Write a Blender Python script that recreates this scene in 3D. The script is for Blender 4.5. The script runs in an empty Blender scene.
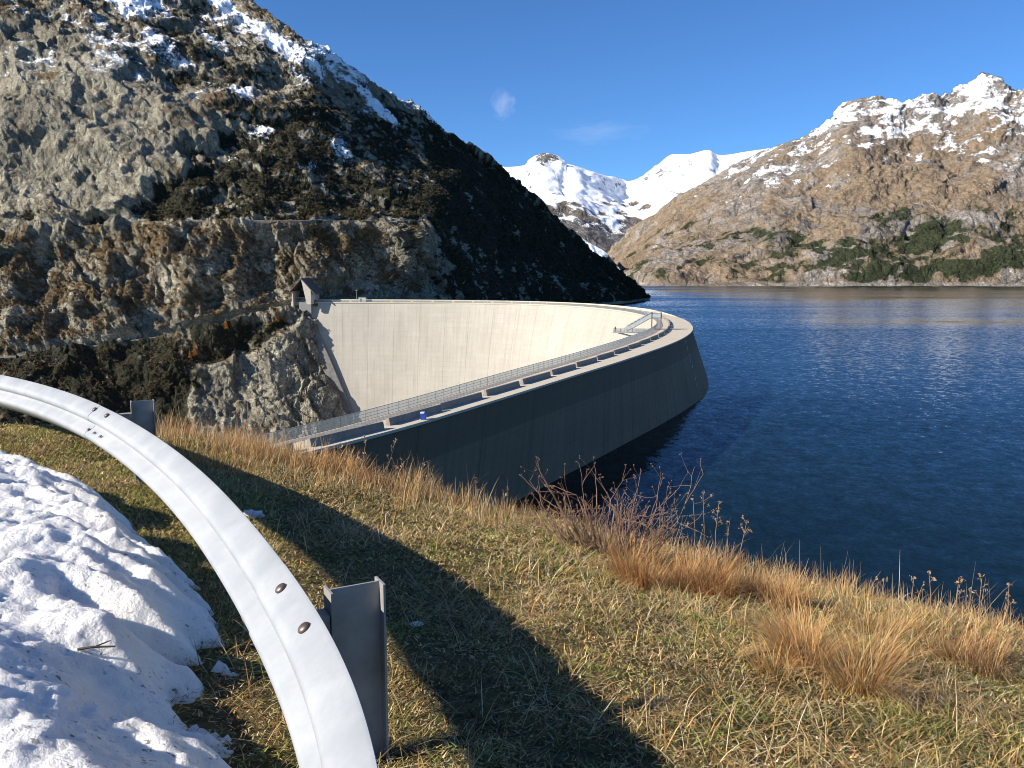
import bpy, bmesh, math, random
import numpy as np
from mathutils import Vector, Matrix
from mathutils.bvhtree import BVHTree
rng = np.random.default_rng(11)
random.seed(5)
C = bpy.context.scene
COL = C.collection
HC = 34.5                       # eye height above the lake (lake level is z = 0)
FPX = 830.0
PITCH = math.atan(109 / 830.0)
SA, SE = math.radians(24), math.radians(30)      # sun: degrees behind due left, elevation
SUN = Vector((-math.cos(SA) * math.cos(SE), -math.sin(SA) * math.cos(SE), math.sin(SE)))

# ------------------------------------------------------------------ survey helpers
def ray(px, py):
    x = (px - 512) / FPX; y = -(py - 384) / FPX
    return np.array([x, math.cos(PITCH) + y * math.sin(PITCH), -math.sin(PITCH) + y * math.cos(PITCH)])
def at_dist(px, py, Y):         # point on the bearing at ground distance Y
    d = ray(px, py); p = d * (Y / d[1]); p[2] += HC; return p
def at_z(px, py, z):            # point on the bearing at height z
    d = ray(px, py); p = d * ((z - HC) / d[2]); p[2] += HC; return p
def proj(P):
    x = P[..., 0]; y = P[..., 1]; z = P[..., 2] - HC
    d = np.maximum(y * math.cos(PITCH) - z * math.sin(PITCH), 1e-3)
    u = y * math.sin(PITCH) + z * math.cos(PITCH)
    return 512 + FPX * x / d, 384 - FPX * u / d

# ------------------------------------------------------------------ noise
_perm = np.random.default_rng(3).permutation(256).astype(np.int64)
_perm = np.concatenate([_perm, _perm, _perm])
_g = np.random.default_rng(4).normal(size=(256, 3)); _g /= np.linalg.norm(_g, axis=1)[:, None]
def perlin(P):
    P = np.asarray(P, float); i = np.floor(P).astype(np.int64); f = P - i; i &= 255
    u = f * f * f * (f * (f * 6 - 15) + 10)
    out = 0
    for dx in (0, 1):
        wx = u[..., 0] if dx else 1 - u[..., 0]
        for dy in (0, 1):
            wy = u[..., 1] if dy else 1 - u[..., 1]
            for dz in (0, 1):
                wz = u[..., 2] if dz else 1 - u[..., 2]
                h = _perm[_perm[_perm[(i[..., 0] + dx) & 255] + ((i[..., 1] + dy) & 255)] + ((i[..., 2] + dz) & 255)]
                g = _g[h]
                out = out + wx * wy * wz * (g[..., 0] * (f[..., 0] - dx) + g[..., 1] * (f[..., 1] - dy) + g[..., 2] * (f[..., 2] - dz))
    return out * 1.5
def fbm(P, o=4, lac=2.03, gain=.5):
    a, s, out = 1., 1., 0
    for k in range(o):
        out = out + a * perlin(P * s + 17.3 * k); a *= gain; s *= lac
    return out
def ridged(P, o=4, gain=.5):
    a, s, out = 1., 1., 0
    for k in range(o):
        out = out + a * (1 - 2 * np.abs(perlin(P * s + 9.1 * k))); a *= gain; s *= 2.07
    return out
def facets(P, seed=0):
    """fractured rock: every cell is a tilted plane, so cell borders read as cracks and ledges"""
    P = np.asarray(P, float); i = np.floor(P).astype(np.int64); best = np.full(P.shape[:-1], 1e9); out = np.zeros(P.shape[:-1])
    for dx in (-1, 0, 1):
        for dy in (-1, 0, 1):
            for dz in (-1, 0, 1):
                c = i + [dx, dy, dz]; cc = (c + seed) & 255
                h = _perm[_perm[_perm[cc[..., 0]] + cc[..., 1]] + cc[..., 2]]
                q = P - (c + .5 + _g[h] * .45); d = (q * q).sum(-1); m = d < best
                best = np.where(m, d, best); out = np.where(m, (_g[(h * 7 + 3) & 255] * q).sum(-1) * 1.3 + (h / 255. - .5) * .7, out)
    return out
def sstep(a, b, x):
    t = np.clip((x - a) / (b - a), 0, 1); return t * t * (3 - 2 * t)
def catmull(P, t):
    P = np.asarray(P, float); n = len(P); t = np.clip(t, 0, n - 1 - 1e-9); i = t.astype(int); f = (t - i).reshape(-1, *([1] * (P.ndim - 1)))
    a, b, c, d = P[np.maximum(i - 1, 0)], P[i], P[np.minimum(i + 1, n - 1)], P[np.minimum(i + 2, n - 1)]
    return .5 * (2 * b + (c - a) * f + (2 * a - 5 * b + 4 * c - d) * f ** 2 + (3 * b - a - 3 * c + d) * f ** 3)

# ------------------------------------------------------------------ mesh helpers
def mesh_np(name, V, F, mat=None, parent=None, smooth=False, cols=None, attrs=None, uv=None):
    V = np.ascontiguousarray(V, dtype=np.float32).reshape(-1, 3)
    me = bpy.data.meshes.new(name)
    if isinstance(F, np.ndarray):
        n, k = F.shape
        me.vertices.add(len(V)); me.vertices.foreach_set('co', V.ravel())
        me.loops.add(n * k); me.loops.foreach_set('vertex_index', np.ascontiguousarray(F, dtype=np.int32).ravel())
        me.polygons.add(n); me.polygons.foreach_set('loop_start', np.arange(0, n * k, k, dtype=np.int32))
        me.update(calc_edges=True)
    else:
        me.from_pydata(V.tolist(), [], F)
    me.polygons.foreach_set('use_smooth', np.full(len(me.polygons), bool(smooth)))
    if cols is not None:
        a = me.color_attributes.new('Col', 'FLOAT_COLOR', 'POINT')
        a.data.foreach_set('color', np.ascontiguousarray(np.hstack([cols, np.ones((len(cols), 1))]), dtype=np.float32).ravel())
    if uv is not None:
        l = me.uv_layers.new(name='UVMap'); vi = np.zeros(len(me.loops), dtype=np.int32)
        me.loops.foreach_get('vertex_index', vi)
        l.data.foreach_set('uv', np.ascontiguousarray(uv[vi], dtype=np.float32).ravel())
    o = bpy.data.objects.new(name, me); COL.objects.link(o)
    if mat: me.materials.append(mat)
    if parent: o.parent = parent
    return o
def grid_faces(nr, nc, wrap=False):
    i = np.arange(nr - 1)[:, None]; j = np.arange(nc if wrap else nc - 1)[None, :]; j2 = (j + 1) % nc
    return np.stack([i * nc + j, i * nc + j2, (i + 1) * nc + j2, (i + 1) * nc + j], -1).reshape(-1, 4)
class MB:
    def __init__(s): s.V = []; s.F = []
    def add(s, V, F):
        b = len(s.V); s.V.extend([tuple(map(float, v)) for v in V]); s.F.extend([tuple(i + b for i in f) for f in F])
    def box(s, c, sx, sy, sz, ax=None):
        ax = ax if ax is not None else np.eye(3)
        V = [np.array(c) + ax[0] * x * sx / 2 + ax[1] * y * sy / 2 + ax[2] * z * sz / 2 for x in (-1, 1) for y in (-1, 1) for z in (-1, 1)]
        s.add(V, [(0, 1, 3, 2), (4, 6, 7, 5), (0, 4, 5, 1), (2, 3, 7, 6), (0, 2, 6, 4), (1, 5, 7, 3)])
    def tube(s, pts, r, n=5, cap=True):
        pts = [np.array(p, float) for p in pts]; m = len(pts)
        r = r if hasattr(r, '__len__') else [r] * m
        V = []
        for i, p in enumerate(pts):
            t = pts[min(i + 1, m - 1)] - pts[max(i - 1, 0)]; t /= np.linalg.norm(t) + 1e-12
            a = np.cross(t, [0.3, 0.1, 1] if abs(t[2]) < .95 else [1, 0, 0]); a /= np.linalg.norm(a); b = np.cross(t, a)
            for k in range(n):
                q = 2 * math.pi * k / n; V.append(p + r[i] * (a * math.cos(q) + b * math.sin(q)))
        F = [(i * n + k, i * n + (k + 1) % n, (i + 1) * n + (k + 1) % n, (i + 1) * n + k) for i in range(m - 1) for k in range(n)]
        if cap: F += [tuple(range(n))[::-1], tuple(range((m - 1) * n, m * n))]
        s.add(V, F)
    def sweep(s, path, up, prof, closed=True, cap=True):   # prof: (u along right-hand side, v up)
        path = np.asarray(path, float); m = len(path); n = len(prof); V = []
        for i, p in enumerate(path):
            t = path[min(i + 1, m - 1)] - path[max(i - 1, 0)]; t /= np.linalg.norm(t)
            r = np.cross(t, up); r /= np.linalg.norm(r); w = np.cross(r, t)
            for (u, v) in prof: V.append(p + r * u + w * v)
        F = [(i * n + k, i * n + (k + 1) % n, (i + 1) * n + (k + 1) % n, (i + 1) * n + k) for i in range(m - 1) for k in range(n if closed else n - 1)]
        if cap and closed: F += [tuple(range(n))[::-1], tuple(range((m - 1) * n, m * n))]
        s.add(V, F)
    def build(s, name, mat, parent=None, smooth=False, bevel=0):
        o = mesh_np(name, np.array(s.V), s.F, mat, parent, smooth)
        bm = bmesh.new(); bm.from_mesh(o.data); bmesh.ops.recalc_face_normals(bm, faces=bm.faces); bm.to_mesh(o.data); bm.free()
        if bevel:
            md = o.modifiers.new('edge', 'BEVEL'); md.width = bevel; md.segments = 2; md.limit_method = 'ANGLE'
        return o
def empty(name, loc=(0, 0, 0)):
    o = bpy.data.objects.new(name, None); COL.objects.link(o); o.location = loc; o.empty_display_size = .3; return o
def tag(o, label, cat, group=None, kind=None):
    o['label'] = label; o['category'] = cat
    if group: o['group'] = group
    if kind: o['kind'] = kind
    return o
def put(o, parent):             # parent keeping world place (parents only have a translation)
    o.parent = parent; o.matrix_parent_inverse = Matrix.Translation(-Vector(parent.location)); return o

# ------------------------------------------------------------------ materials
class NT:
    def __init__(s, name, rough=.8, spec=.3):
        s.m = bpy.data.materials.new(name); s.m.use_nodes = True; s.t = s.m.node_tree; s.n = s.t.nodes
        s.b = s.n['Principled BSDF']; s.b.inputs['Roughness'].default_value = rough; s.b.inputs['Specular IOR Level'].default_value = spec
        s.pos = s.n.new('ShaderNodeNewGeometry').outputs['Position']
    def link(s, a, b): s.t.links.new(a, b)
    def _set(s, sock, v):
        if hasattr(v, 'is_output'): s.link(v, sock)
        elif isinstance(v, (tuple, list)) and len(v) == 3 and sock.type == 'RGBA': sock.default_value = (*v, 1)
        else: sock.default_value = v
    def noise(s, scale, detail=4, rough=.55, vec=None, dist=0, stretch=None):
        vec = vec or s.pos
        if stretch:
            mp = s.n.new('ShaderNodeMapping'); s.link(vec, mp.inputs['Vector']); mp.inputs['Scale'].default_value = stretch; vec = mp.outputs[0]
        n = s.n.new('ShaderNodeTexNoise'); s.link(vec, n.inputs['Vector'])
        n.inputs['Scale'].default_value = scale; n.inputs['Detail'].default_value = detail; n.inputs['Roughness'].default_value = rough; n.inputs['Distortion'].default_value = dist
        return n.outputs['Fac']
    def voro(s, scale, feature='F1', vec=None):
        n = s.n.new('ShaderNodeTexVoronoi'); n.feature = feature; s.link(vec or s.pos, n.inputs['Vector']); n.inputs['Scale'].default_value = scale
        return n.outputs['Distance']
    def ramp(s, fac, stops, interp='LINEAR'):
        n = s.n.new('ShaderNodeValToRGB'); n.color_ramp.interpolation = interp; e = n.color_ramp.elements
        while len(e) < len(stops): e.new(.5)
        for q, (p, c) in zip(e, stops):
            q.position = p; q.color = (*c, 1) if isinstance(c, (tuple, list)) else (c, c, c, 1)
        s.link(fac, n.inputs[0]); return n.outputs[0]
    def mix(s, fac, a, b, mode='MIX'):
        n = s.n.new('ShaderNodeMix'); n.data_type = 'RGBA'; n.blend_type = mode
        s._set(n.inputs[0], fac); s._set(n.inputs[6], a); s._set(n.inputs[7], b); return n.outputs[2]
    def math(s, op, a, b=0., c=None):
        n = s.n.new('ShaderNodeMath'); n.operation = op; s._set(n.inputs[0], a); s._set(n.inputs[1], b)
        if c is not None: s._set(n.inputs[2], c)
        return n.outputs[0]
    def attr(s, name='Col'):
        n = s.n.new('ShaderNodeAttribute'); n.attribute_name = name; return n.outputs['Color']
    def sep(s, c):
        n = s.n.new('ShaderNodeSeparateColor'); s.link(c, n.inputs[0]); return n.outputs
    def uv(s):
        n = s.n.new('ShaderNodeTexCoord'); p = s.n.new('ShaderNodeSeparateXYZ'); s.link(n.outputs['UV'], p.inputs[0]); return p.outputs
    def bump(s, h, strength=.5, dist=.1, normal=None):
        n = s.n.new('ShaderNodeBump'); n.inputs['Strength'].default_value = strength; n.inputs['Distance'].default_value = dist
        s.link(h, n.inputs['Height'])
        if normal is not None: s.link(normal, n.inputs['Normal'])
        s.link(n.outputs[0], s.b.inputs['Normal']); return n.outputs[0]
    def color(s, c): s._set(s.b.inputs['Base Color'], c); return s
    def rough(s, r): s._set(s.b.inputs['Roughness'], r); return s
def plain(name, col, rough=.6, metal=0., var=.25, scale=6, spec=.4):
    k = NT(name, rough, spec); k.b.inputs['Metallic'].default_value = metal
    n = k.noise(scale, 5)
    k.color(k.ramp(n, [(.25, tuple(c * (1 - var) for c in col)), (.75, tuple(min(1, c * (1 + var)) for c in col))])); return k.m
def vcol(name, rough=.8, trans=0., spec=.15):
    k = NT(name, rough, spec); c = k.attr(); k.color(c)
    if trans:
        tr = k.n.new('ShaderNodeBsdfTranslucent'); k.link(c, tr.inputs['Color']); mx = k.n.new('ShaderNodeMixShader'); mx.inputs[0].default_value = trans
        k.link(k.b.outputs[0], mx.inputs[1]); k.link(tr.outputs[0], mx.inputs[2]); k.link(mx.outputs[0], k.n['Material Output'].inputs['Surface'])
    return k.m

def mat_mountain(name, sc, rockA, rockB, veg, brown, snowcol=(.86, .88, .92), bumpd=1.5, strata=(1, 1, .35), vegw=.9):
    k = NT(name, .9, .12)
    r, g, b = k.sep(k.attr())[:3]
    n1 = k.noise(.05 * sc, 8, .62, dist=.6, stretch=strata); n2 = k.noise(.35 * sc, 6, .65); n3 = k.noise(1.2 * sc, 5, .65)
    rock = k.mix(k.ramp(n1, [(.34, 0.), (.66, 1.)]), rockA, rockB)
    rock = k.mix(k.ramp(n2, [(.42, .65), (.62, 0.)]), rock, tuple(c * .33 for c in rockA))
    rock = k.mix(k.ramp(n3, [(.5, 0.), (.72, .6)]), rock, tuple(min(1, c * 1.5) for c in rockB))
    wv = k.n.new('ShaderNodeVectorMath'); wv.operation = 'MULTIPLY_ADD'; nn = k.n.new('ShaderNodeTexNoise'); nn.inputs['Scale'].default_value = .12 * sc; nn.inputs['Detail'].default_value = 5; k.link(k.pos, nn.inputs['Vector'])
    k.link(nn.outputs['Color'], wv.inputs[0]); wv.inputs[1].default_value = (9 / sc,) * 3; k.link(k.pos, wv.inputs[2])
    mp = k.n.new('ShaderNodeMapping'); k.link(wv.outputs[0], mp.inputs['Vector']); mp.inputs['Scale'].default_value = (1, 1, .5); mp.inputs['Rotation'].default_value = (0, .5, .3)
    ck0 = k.voro(.045 * sc, 'DISTANCE_TO_EDGE', mp.outputs[0]); rock = k.mix(k.ramp(ck0, [(0., .75), (.035, .35), (.09, 0.)]), rock, tuple(c * .25 for c in rockA))
    nbig = k.noise(.018 * sc, 5, .6, dist=.5); rock = k.mix(k.ramp(nbig, [(.38, .55), (.56, 0.)]), rock, tuple(c * .55 for c in rockA))
    ck = k.voro(.16 * sc, 'DISTANCE_TO_EDGE', mp.outputs[0]); ck2 = k.voro(.5 * sc, 'DISTANCE_TO_EDGE', mp.outputs[0])
    rock = k.mix(k.ramp(ck, [(0., .4), (.05, 0.)]), rock, tuple(c * .3 for c in rockA)); rock = k.mix(k.ramp(ck2, [(0., .35), (.10, 0.)]), rock, tuple(c * .35 for c in rockA))
    def soft(m, nz, w, lo=.42, hi=.58):
        return k.ramp(k.math('ADD', m, k.math('MULTIPLY', k.math('SUBTRACT', nz, .5), w)), [(lo, 0.), (hi, 1.)])
    brc = k.mix(k.ramp(n2, [(.3, 0.), (.7, 1.)]), tuple(c * .6 for c in brown), tuple(c * 1.35 for c in brown))
    vgc = k.mix(k.ramp(n3, [(.35, 0.), (.7, 1.)]), tuple(c * .5 for c in veg), tuple(c * 1.7 for c in veg))
    n6 = k.noise(.9 * sc, 4, .7)
    c = k.mix(soft(b, n2, 1.5, .38, .66), rock, brc)
    c = k.mix(soft(r, k.math('ADD', k.math('MULTIPLY', n2, .5), k.math('MULTIPLY', n6, .5)), vegw, .42, .58), c, vgc)
    n5 = k.noise(2.3 * sc, 3, .8)
    c = k.mix(1.0, c, k.ramp(n5, [(.30, .38), (.5, .95), (.68, 1.75)]), 'MULTIPLY'); c = k.mix(.7, c, k.ramp(n6, [(.32, .5), (.5, 1.), (.7, 1.5)]), 'MULTIPLY')
    sn = soft(g, k.math('ADD', k.math('MULTIPLY', k.noise(.5 * sc, 6, .7), .5), k.math('MULTIPLY', k.noise(1.6 * sc, 4, .75), .5)), 2.8, .45, .57)
    c = k.mix(sn, c, snowcol)
    k.color(c)
    h = k.math('ADD', k.math('ADD', k.math('MULTIPLY', n2, .5), k.math('MULTIPLY', n3, .4)), k.math('MULTIPLY', k.ramp(ck, [(0., 0.), (.12, 1.)]), .35))
    k.bump(k.math('MULTIPLY', h, k.math('SUBTRACT', 1.0, k.math('MULTIPLY', sn, .75))), 1.0, bumpd)
    return k.m

# ------------------------------------------------------------------ terrain lofts
def loft(ctrl, rows_n, cols_n):
    """ctrl[row][col] -> dense grid; linear between rows, smooth along columns. Returns points and the fractional row index."""
    ctrl = np.asarray(ctrl, float); nr, nc = ctrl.shape[:2]
    tr = np.concatenate([np.linspace(i, i + 1, n, endpoint=False) for i, n in enumerate(rows_n)] + [[nr - 1.]])
    tc = np.concatenate([np.linspace(i, i + 1, n, endpoint=False) for i, n in enumerate(cols_n)] + [[nc - 1.]])
    A = catmull(ctrl.transpose(1, 0, 2), tc).transpose(1, 0, 2)        # nr x NC x 3
    i = np.minimum(tr.astype(int), nr - 2); f = (tr - i)[:, None, None]
    return A[i] * (1 - f) + A[i + 1] * f, tr, tc
def normals(P):
    du = np.gradient(P, axis=1); dv = np.gradient(P, axis=0)
    n = np.cross(dv, du); n /= np.linalg.norm(n, axis=-1)[..., None] + 1e-9
    s = np.sign((n * (np.array([0, 0, HC + 200.]) - P)).sum(-1))[..., None]; return n * np.where(s == 0, 1, s)
def smooth2(A, k):
    for ax in (0, 1):
        w = np.hanning(2 * k + 3)[1:-1]; w /= w.sum()
        pad = [(0, 0)] * A.ndim; pad[ax] = (k, k); B = np.pad(A, pad, mode='edge')
        A = sum(w[i] * np.take(B, range(i, i + A.shape[ax]), axis=ax) for i in range(2 * k + 1))
    return A

# ---- the left mountain
LX = [-420, -260, -130, 0, 100, 200, 290, 330, 380, 425, 455, 500, 540, 580, 620, 650]
SKY = {-420: (-330, 900), -260: (-330, 920), -130: (-290, 910), 0: (-220, 900), 100: (-140, 880), 200: (-42, 850), 290: (28, 800), 330: (57, 815), 380: (90, 850), 425: (117, 890),
       455: (137, 925), 500: (167, 985), 540: (202, 1020), 580: (241, 1065), 620: (275, 1110), 650: (299, 1165)}
LEFT = {  # R2 R3 R4 R5 R6 R7 R8 R9 R10 R11 R12
    -420: [(-60, 660), (100, 540), (225, 470), (250, 458), (250, 453), (310, 425), (388, 385), (390, 380), (440, 350), (500, 320), (580, 290)],
    -260: [(-60, 670), (100, 545), (222, 478), (246, 466), (246, 461), (305, 435), (376, 400), (378, 395), (430, 365), (490, 335), (570, 305)],
    -130: [(-50, 675), (100, 552), (219, 486), (241, 475), (241, 470), (300, 445), (366, 415), (368, 410), (415, 388), (480, 355), (565, 320)],
    0: [(-40, 680), (100, 560), (215, 495), (236, 485), (236.6, 479), (298, 458), (357, 434), (359, 428), (400, 408), (470, 372), (560, 335)],
    100: [(0, 690), (100, 590), (205, 515), (225, 505), (225.6, 499), (285, 482), (345, 464), (347, 458), (395, 438), (470, 405), (560, 368)],
    200: [(40, 722), (120, 617), (207, 538), (220.5, 530), (221, 524), (272, 512), (329, 498), (331, 492), (400, 472), (470, 440), (560, 400)],
    290: [(90, 725), (150, 642), (209, 566), (220, 558), (220.6, 552), (262, 545), (308, 536), (310.5, 529), (400, 507), (470, 478), (560, 440)],
    330: [(113, 735), (165, 662), (210, 581), (220, 573), (220.6, 567), (260, 560), (300, 553), (303, 550), (372, 527), (470, 490), (560, 455)],
    380: [(135, 772), (175, 692), (211, 600), (221, 592), (221.6, 586), (262, 580), (300, 573), (304, 571), (400, 560), (470, 553), (560, 548)],
    425: [(151, 812), (186, 717), (214, 623), (223, 615), (223.6, 610), (264, 606), (303, 600), (306, 598), (400, 585), (470, 575), (560, 570)],
    455: [(168, 845), (200, 765), (232, 690), (244, 668), (250, 656), (282, 636), None, None, None, None, None]}
SHORE = {455: 606, 500: 710, 540: 810, 580: 905, 620: 1010, 650: 1165}
WIDE = {-420: 1.2, -260: 1.18, -130: 1.15, 0: 1.12, 100: 1.085, 200: 1.04}
for px, w_ in WIDE.items():
    SKY[px] = (SKY[px][0], SKY[px][1] * w_); LEFT[px] = [(a, b_ * w_) for a, b_ in LEFT[px]]
ctrl = [[] for _ in range(13)]
for px in LX:
    s = at_dist(px, *SKY[px])
    back = s + np.array([-120, 330, -120.])
    if px in LEFT and px != 455:
        pts = [at_dist(px, *q) for q in LEFT[px]]
    else:
        sh = at_dist(px, 300, SHORE[px]); sh[0] = (px - 512) / FPX * SHORE[px] * .992; sh[2] = -0.5
        fr = [.2, .45, .6, .68, .71, .86, 1.0]
        pts = [s * (1 - a) + sh * a for a in fr]
        if px == 455:
            pts = [at_dist(px, *q) for q in LEFT[px][:6]] + [sh]
        dn = np.array([.25, -.5, 0]) if px < 640 else np.array([.6, -.3, 0])
        pts += [sh + dn * 4 + [0, 0, -6], sh + dn * 40 + [0, 0, -40], sh + dn * 70 + [0, 0, -70], sh + dn * 100 + [0, 0, -110]]
    if px == 650: back = s + np.array([60, 300, -40.])
    for i, p in enumerate([back, s] + pts): ctrl[i].append(p)
P, tr, tc = loft(ctrl, [8, 110, 95, 75, 22, 4, 46, 46, 4, 60, 50, 30], [20, 40, 66, 90, 76, 76, 74, 36, 44, 42, 30, 40, 36, 36, 36])
NR, NC = P.shape[:2]
Ps = smooth2(P, 5)
N = normals(smooth2(P, 8))
TR = np.repeat(tr[:, None], NC, 1); TC = np.repeat(tc[None, :], NR, 0)
pxl, pyl = proj(P)
leftside = sstep(9.6, 8.4, TC)                      # 1 where the roads are cut in
roadw = np.minimum(np.abs(TR - 5.5), np.abs(TR - 8.5)); rw = np.where(leftside > .02, sstep(.49, .525, roadw), 1.)
rw = rw * leftside + (1 - leftside)
upper = (TR < 4.2)
# keep the big form soft above the upper road
bl = (sstep(4.2, 3.5, TR) * sstep(1.0, 1.4, TR))[..., None]
P = P * (1 - bl) + Ps * bl
shear = P.copy(); shear[..., 0] += P[..., 2] * .35; shear[..., 2] *= .55
warp = np.stack([fbm(P / 25. + 3, 3), fbm(P / 25. + 13, 3), fbm(P / 25. + 23, 3)], -1)
sh2 = shear + warp * 6
cl = ridged(shear / 60., 3) * 5 + facets(sh2 / 34.) * 6.5 + facets(sh2 / 13. + 7, 5) * 2.7 + facets((shear + warp * 3) / 5.2 + 2, 9) * 1.5 + facets(P / 2.1, 21) * .55 + fbm(P / 4., 4) * .7
sm = fbm(P / 60., 4) * 9 + fbm(P / 14. + 8, 5) * 2.6 + facets(sh2 / 9. + 4, 3) * 1.3 + facets(P / 3., 31) * .6
# rock regions, as surveyed
def poly_in(px, py, poly, soft=14., wob=None):
    d = np.full(px.shape, 1e9); inside = np.zeros(px.shape, bool); n = len(poly)
    if wob is not None: px = px + wob; py = py + wob * .7
    for i in range(n):
        (x0, y0), (x1, y1) = poly[i], poly[(i + 1) % n]
        t = np.clip(((px - x0) * (x1 - x0) + (py - y0) * (y1 - y0)) / ((x1 - x0) ** 2 + (y1 - y0) ** 2 + 1e-9), 0, 1)
        d = np.minimum(d, np.hypot(px - x0 - t * (x1 - x0), py - y0 - t * (y1 - y0)))
        cr = ((y0 > py) != (y1 > py)) & (px < (x1 - x0) * (py - y0) / (y1 - y0 + 1e-12) + x0); inside ^= cr
    return sstep(-soft, soft, np.where(inside, d, -d))
wob = fbm(P / 30. + 40, 4) * 26
cliffA = poly_in(pxl, pyl, [(-420, -60), (30, 20), (90, 40), (150, 75), (205, 112), (205, 140), (175, 175), (135, 205), (60, 228), (-420, 245)], 10, wob)
cliffB = poly_in(pxl, pyl, [(-420, 255), (60, 232), (160, 224), (300, 222), (425, 224), (440, 262), (446, 305), (280, 318), (160, 338), (30, 350), (-420, 380)], 8, wob * .4)
cliffC = poly_in(pxl, pyl, [(150, 470), (180, 405), (215, 360), (262, 330), (300, 318), (380, 316), (390, 600), (150, 600)], 8, wob)
cliff = np.clip(cliffA + cliffB * .9 + cliffC, 0, 1)
alt0 = P[..., 2]
D = (cl * (.35 + .65 * cliff) + sm * (1 - .6 * cliff)) * rw * (.25 + .75 * sstep(0, 1.0, TR)) 
sl = np.stack([P[..., 0] * .8 + alt0 * .6, P[..., 1], (-P[..., 0] * .6 + alt0 * .8) * .3], -1)       # slabs dipping to the left
D *= 1 - .62 * cliffA
D += cliffA * rw * (ridged((sl + warp * 9) / 75. + 4, 3) * 6.5 + facets((sl + warp * 5) / 26. + 11, 41) * 3.6 + facets((sl + warp * 2) / 9. + 1, 51) * .9)
D += cliffB * sstep(6.0, 6.4, TR) * sstep(8.0, 7.4, TR) * (perlin(np.stack([P[..., 0] / 24., P[..., 1] / 60., P[..., 2] / 80.], -1) + 5) * 11 + perlin(np.stack([P[..., 0] / 11., P[..., 1] / 30., P[..., 2] / 50.], -1) + 15) * 4)
D *= np.where(TR > 7.5, np.where(TC > 7.2, .35, .8), 1.)
D *= np.where(TC > 9.5, np.where(TR > 7.4, .5, .9), 1.)
P = P + N * D[..., None]
nz1 = fbm(P / 26. + 3, 5); nz2 = fbm(P / 9. + 7, 4); nz3 = fbm(P / 70. + 1, 3)
veg = np.zeros(P.shape[:2]); snow = np.zeros_like(veg); brown = np.zeros_like(veg)
N2 = normals(P); flat = N2[..., 2]
nz4 = fbm(P / 4.5 + 90, 4)
veg = (1 - cliff) * (.50 + .42 * nz1 + .32 * nz2 + .3 * nz4) + cliffB * sstep(.52, .8, flat + nz1 * .3) * .3 + cliffA * (.05 + .4 * sstep(.25, .6, nz1 + nz2 * .4))
veg = veg + cliffA * np.maximum(ridged(sl / 60. + 31, 3) * -1 - .35, 0) * .5
veg = veg + ((pyl > 120) * .14 - (pyl < 110) * .12) * (1 - cliff) * (TR < 4.6)
brown = .34 + .5 * fbm(P / 22. + 31, 4) + .45 * fbm(P / 6. + 37, 4) + .35 * (flat - .5)
brown = brown - cliffA * (.30 - .75 * np.maximum(fbm(sl / 22. + 61, 4) - .12, 0)) + cliffB * (.24 + .2 * nz1) - cliffC * .25
alt = P[..., 2]
up = np.maximum(sstep(150, 60, pyl), .45 * sstep(215, 150, pyl) * sstep(170, 230, pxl))
snow = -.14 + up * (.36 + .42 * (flat - .55)) + .34 * up * (nz4 + nz2 * .5) + .55 * fbm(np.stack([P[..., 0] + .6 * alt, P[..., 1], alt * .8], -1) / 34. + 12, 5) * (up + .25) 
def blob(cx, cy, rx, ry, ang=0):
    c, s = math.cos(ang), math.sin(ang); x = (pxl - cx) * c + (pyl - cy) * s; y = -(pxl - cx) * s + (pyl - cy) * c
    return np.exp(-((x / rx) ** 2 + (y / ry) ** 2))
for q in [(142, 12, 30, 10, -.2), (115, 3, 16, 7, 0), (55, 58, 6, 2.5, -.5), (140, 85, 4, 6, 0), (230, 8, 20, 7, .7), (285, 48, 38, 8, .62), (240, 98, 14, 8, .3), (335, 155, 18, 10, .4), (262, 132, 20, 6, 0),
          (402, 107, 40, 4, .62), (372, 102, 24, 4, .75), (345, 84, 22, 3, .6), (385, 118, 18, 3, .7), (365, 110, 20, 8, .6), (432, 124, 14, 4, .45), (215, 2, 14, 5, .5), (328, 60, 30, 5, .65), (305, 168, 10, 5, 0)]:
    snow = snow + blob(*q) * (.8 if q[2] > 8 else .7)
snow = snow - blob(28, 52, 50, 18) * .45 - blob(370, 95, 60, 22, .62) * .12 + perlin(P / 8.) * .18
snow = snow * (1 - .75 * cliffA * sstep(60, 120, pyl)) - (TR > 4.3) * .5
veg = veg * np.where((TC > 9.2) & (TR > 1.3), 1.7, 1.)
brown = brown * np.where(TC > 9.2, .65, 1.) + sstep(.62, .3, cliff) * .05
bench = (1 - rw) * leftside
veg *= (1 - bench); snow -= bench
veg += (TR > 8.9) * (TC < 6.3) * (1 - cliffC) * .3
shoreband = sstep(5., .5, alt) * (TC > 9)
veg *= 1 - shoreband; brown *= 1 - shoreband * .7
m_left = mat_mountain('mountain_rock_scrub', 1., (.27, .243, .18), (.47, .43, .325), (.028, .027, .016), (.125, .088, .048), bumpd=1.0)
mount = mesh_np('mountain_slope', P.reshape(-1, 3), grid_faces(NR, NC), m_left, cols=np.clip(np.stack([veg, snow, brown], -1), 0, 1).reshape(-1, 3), smooth=True)
tag(mount, 'steep rocky mountainside with dark scrub and snow patches behind the dam', 'mountain', kind='structure')
MP, MN, MVEG, MTR, MTC, MPX, MPY, MCL, MBR = P, N2, veg, TR, TC, pxl, pyl, cliff, brown
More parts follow.
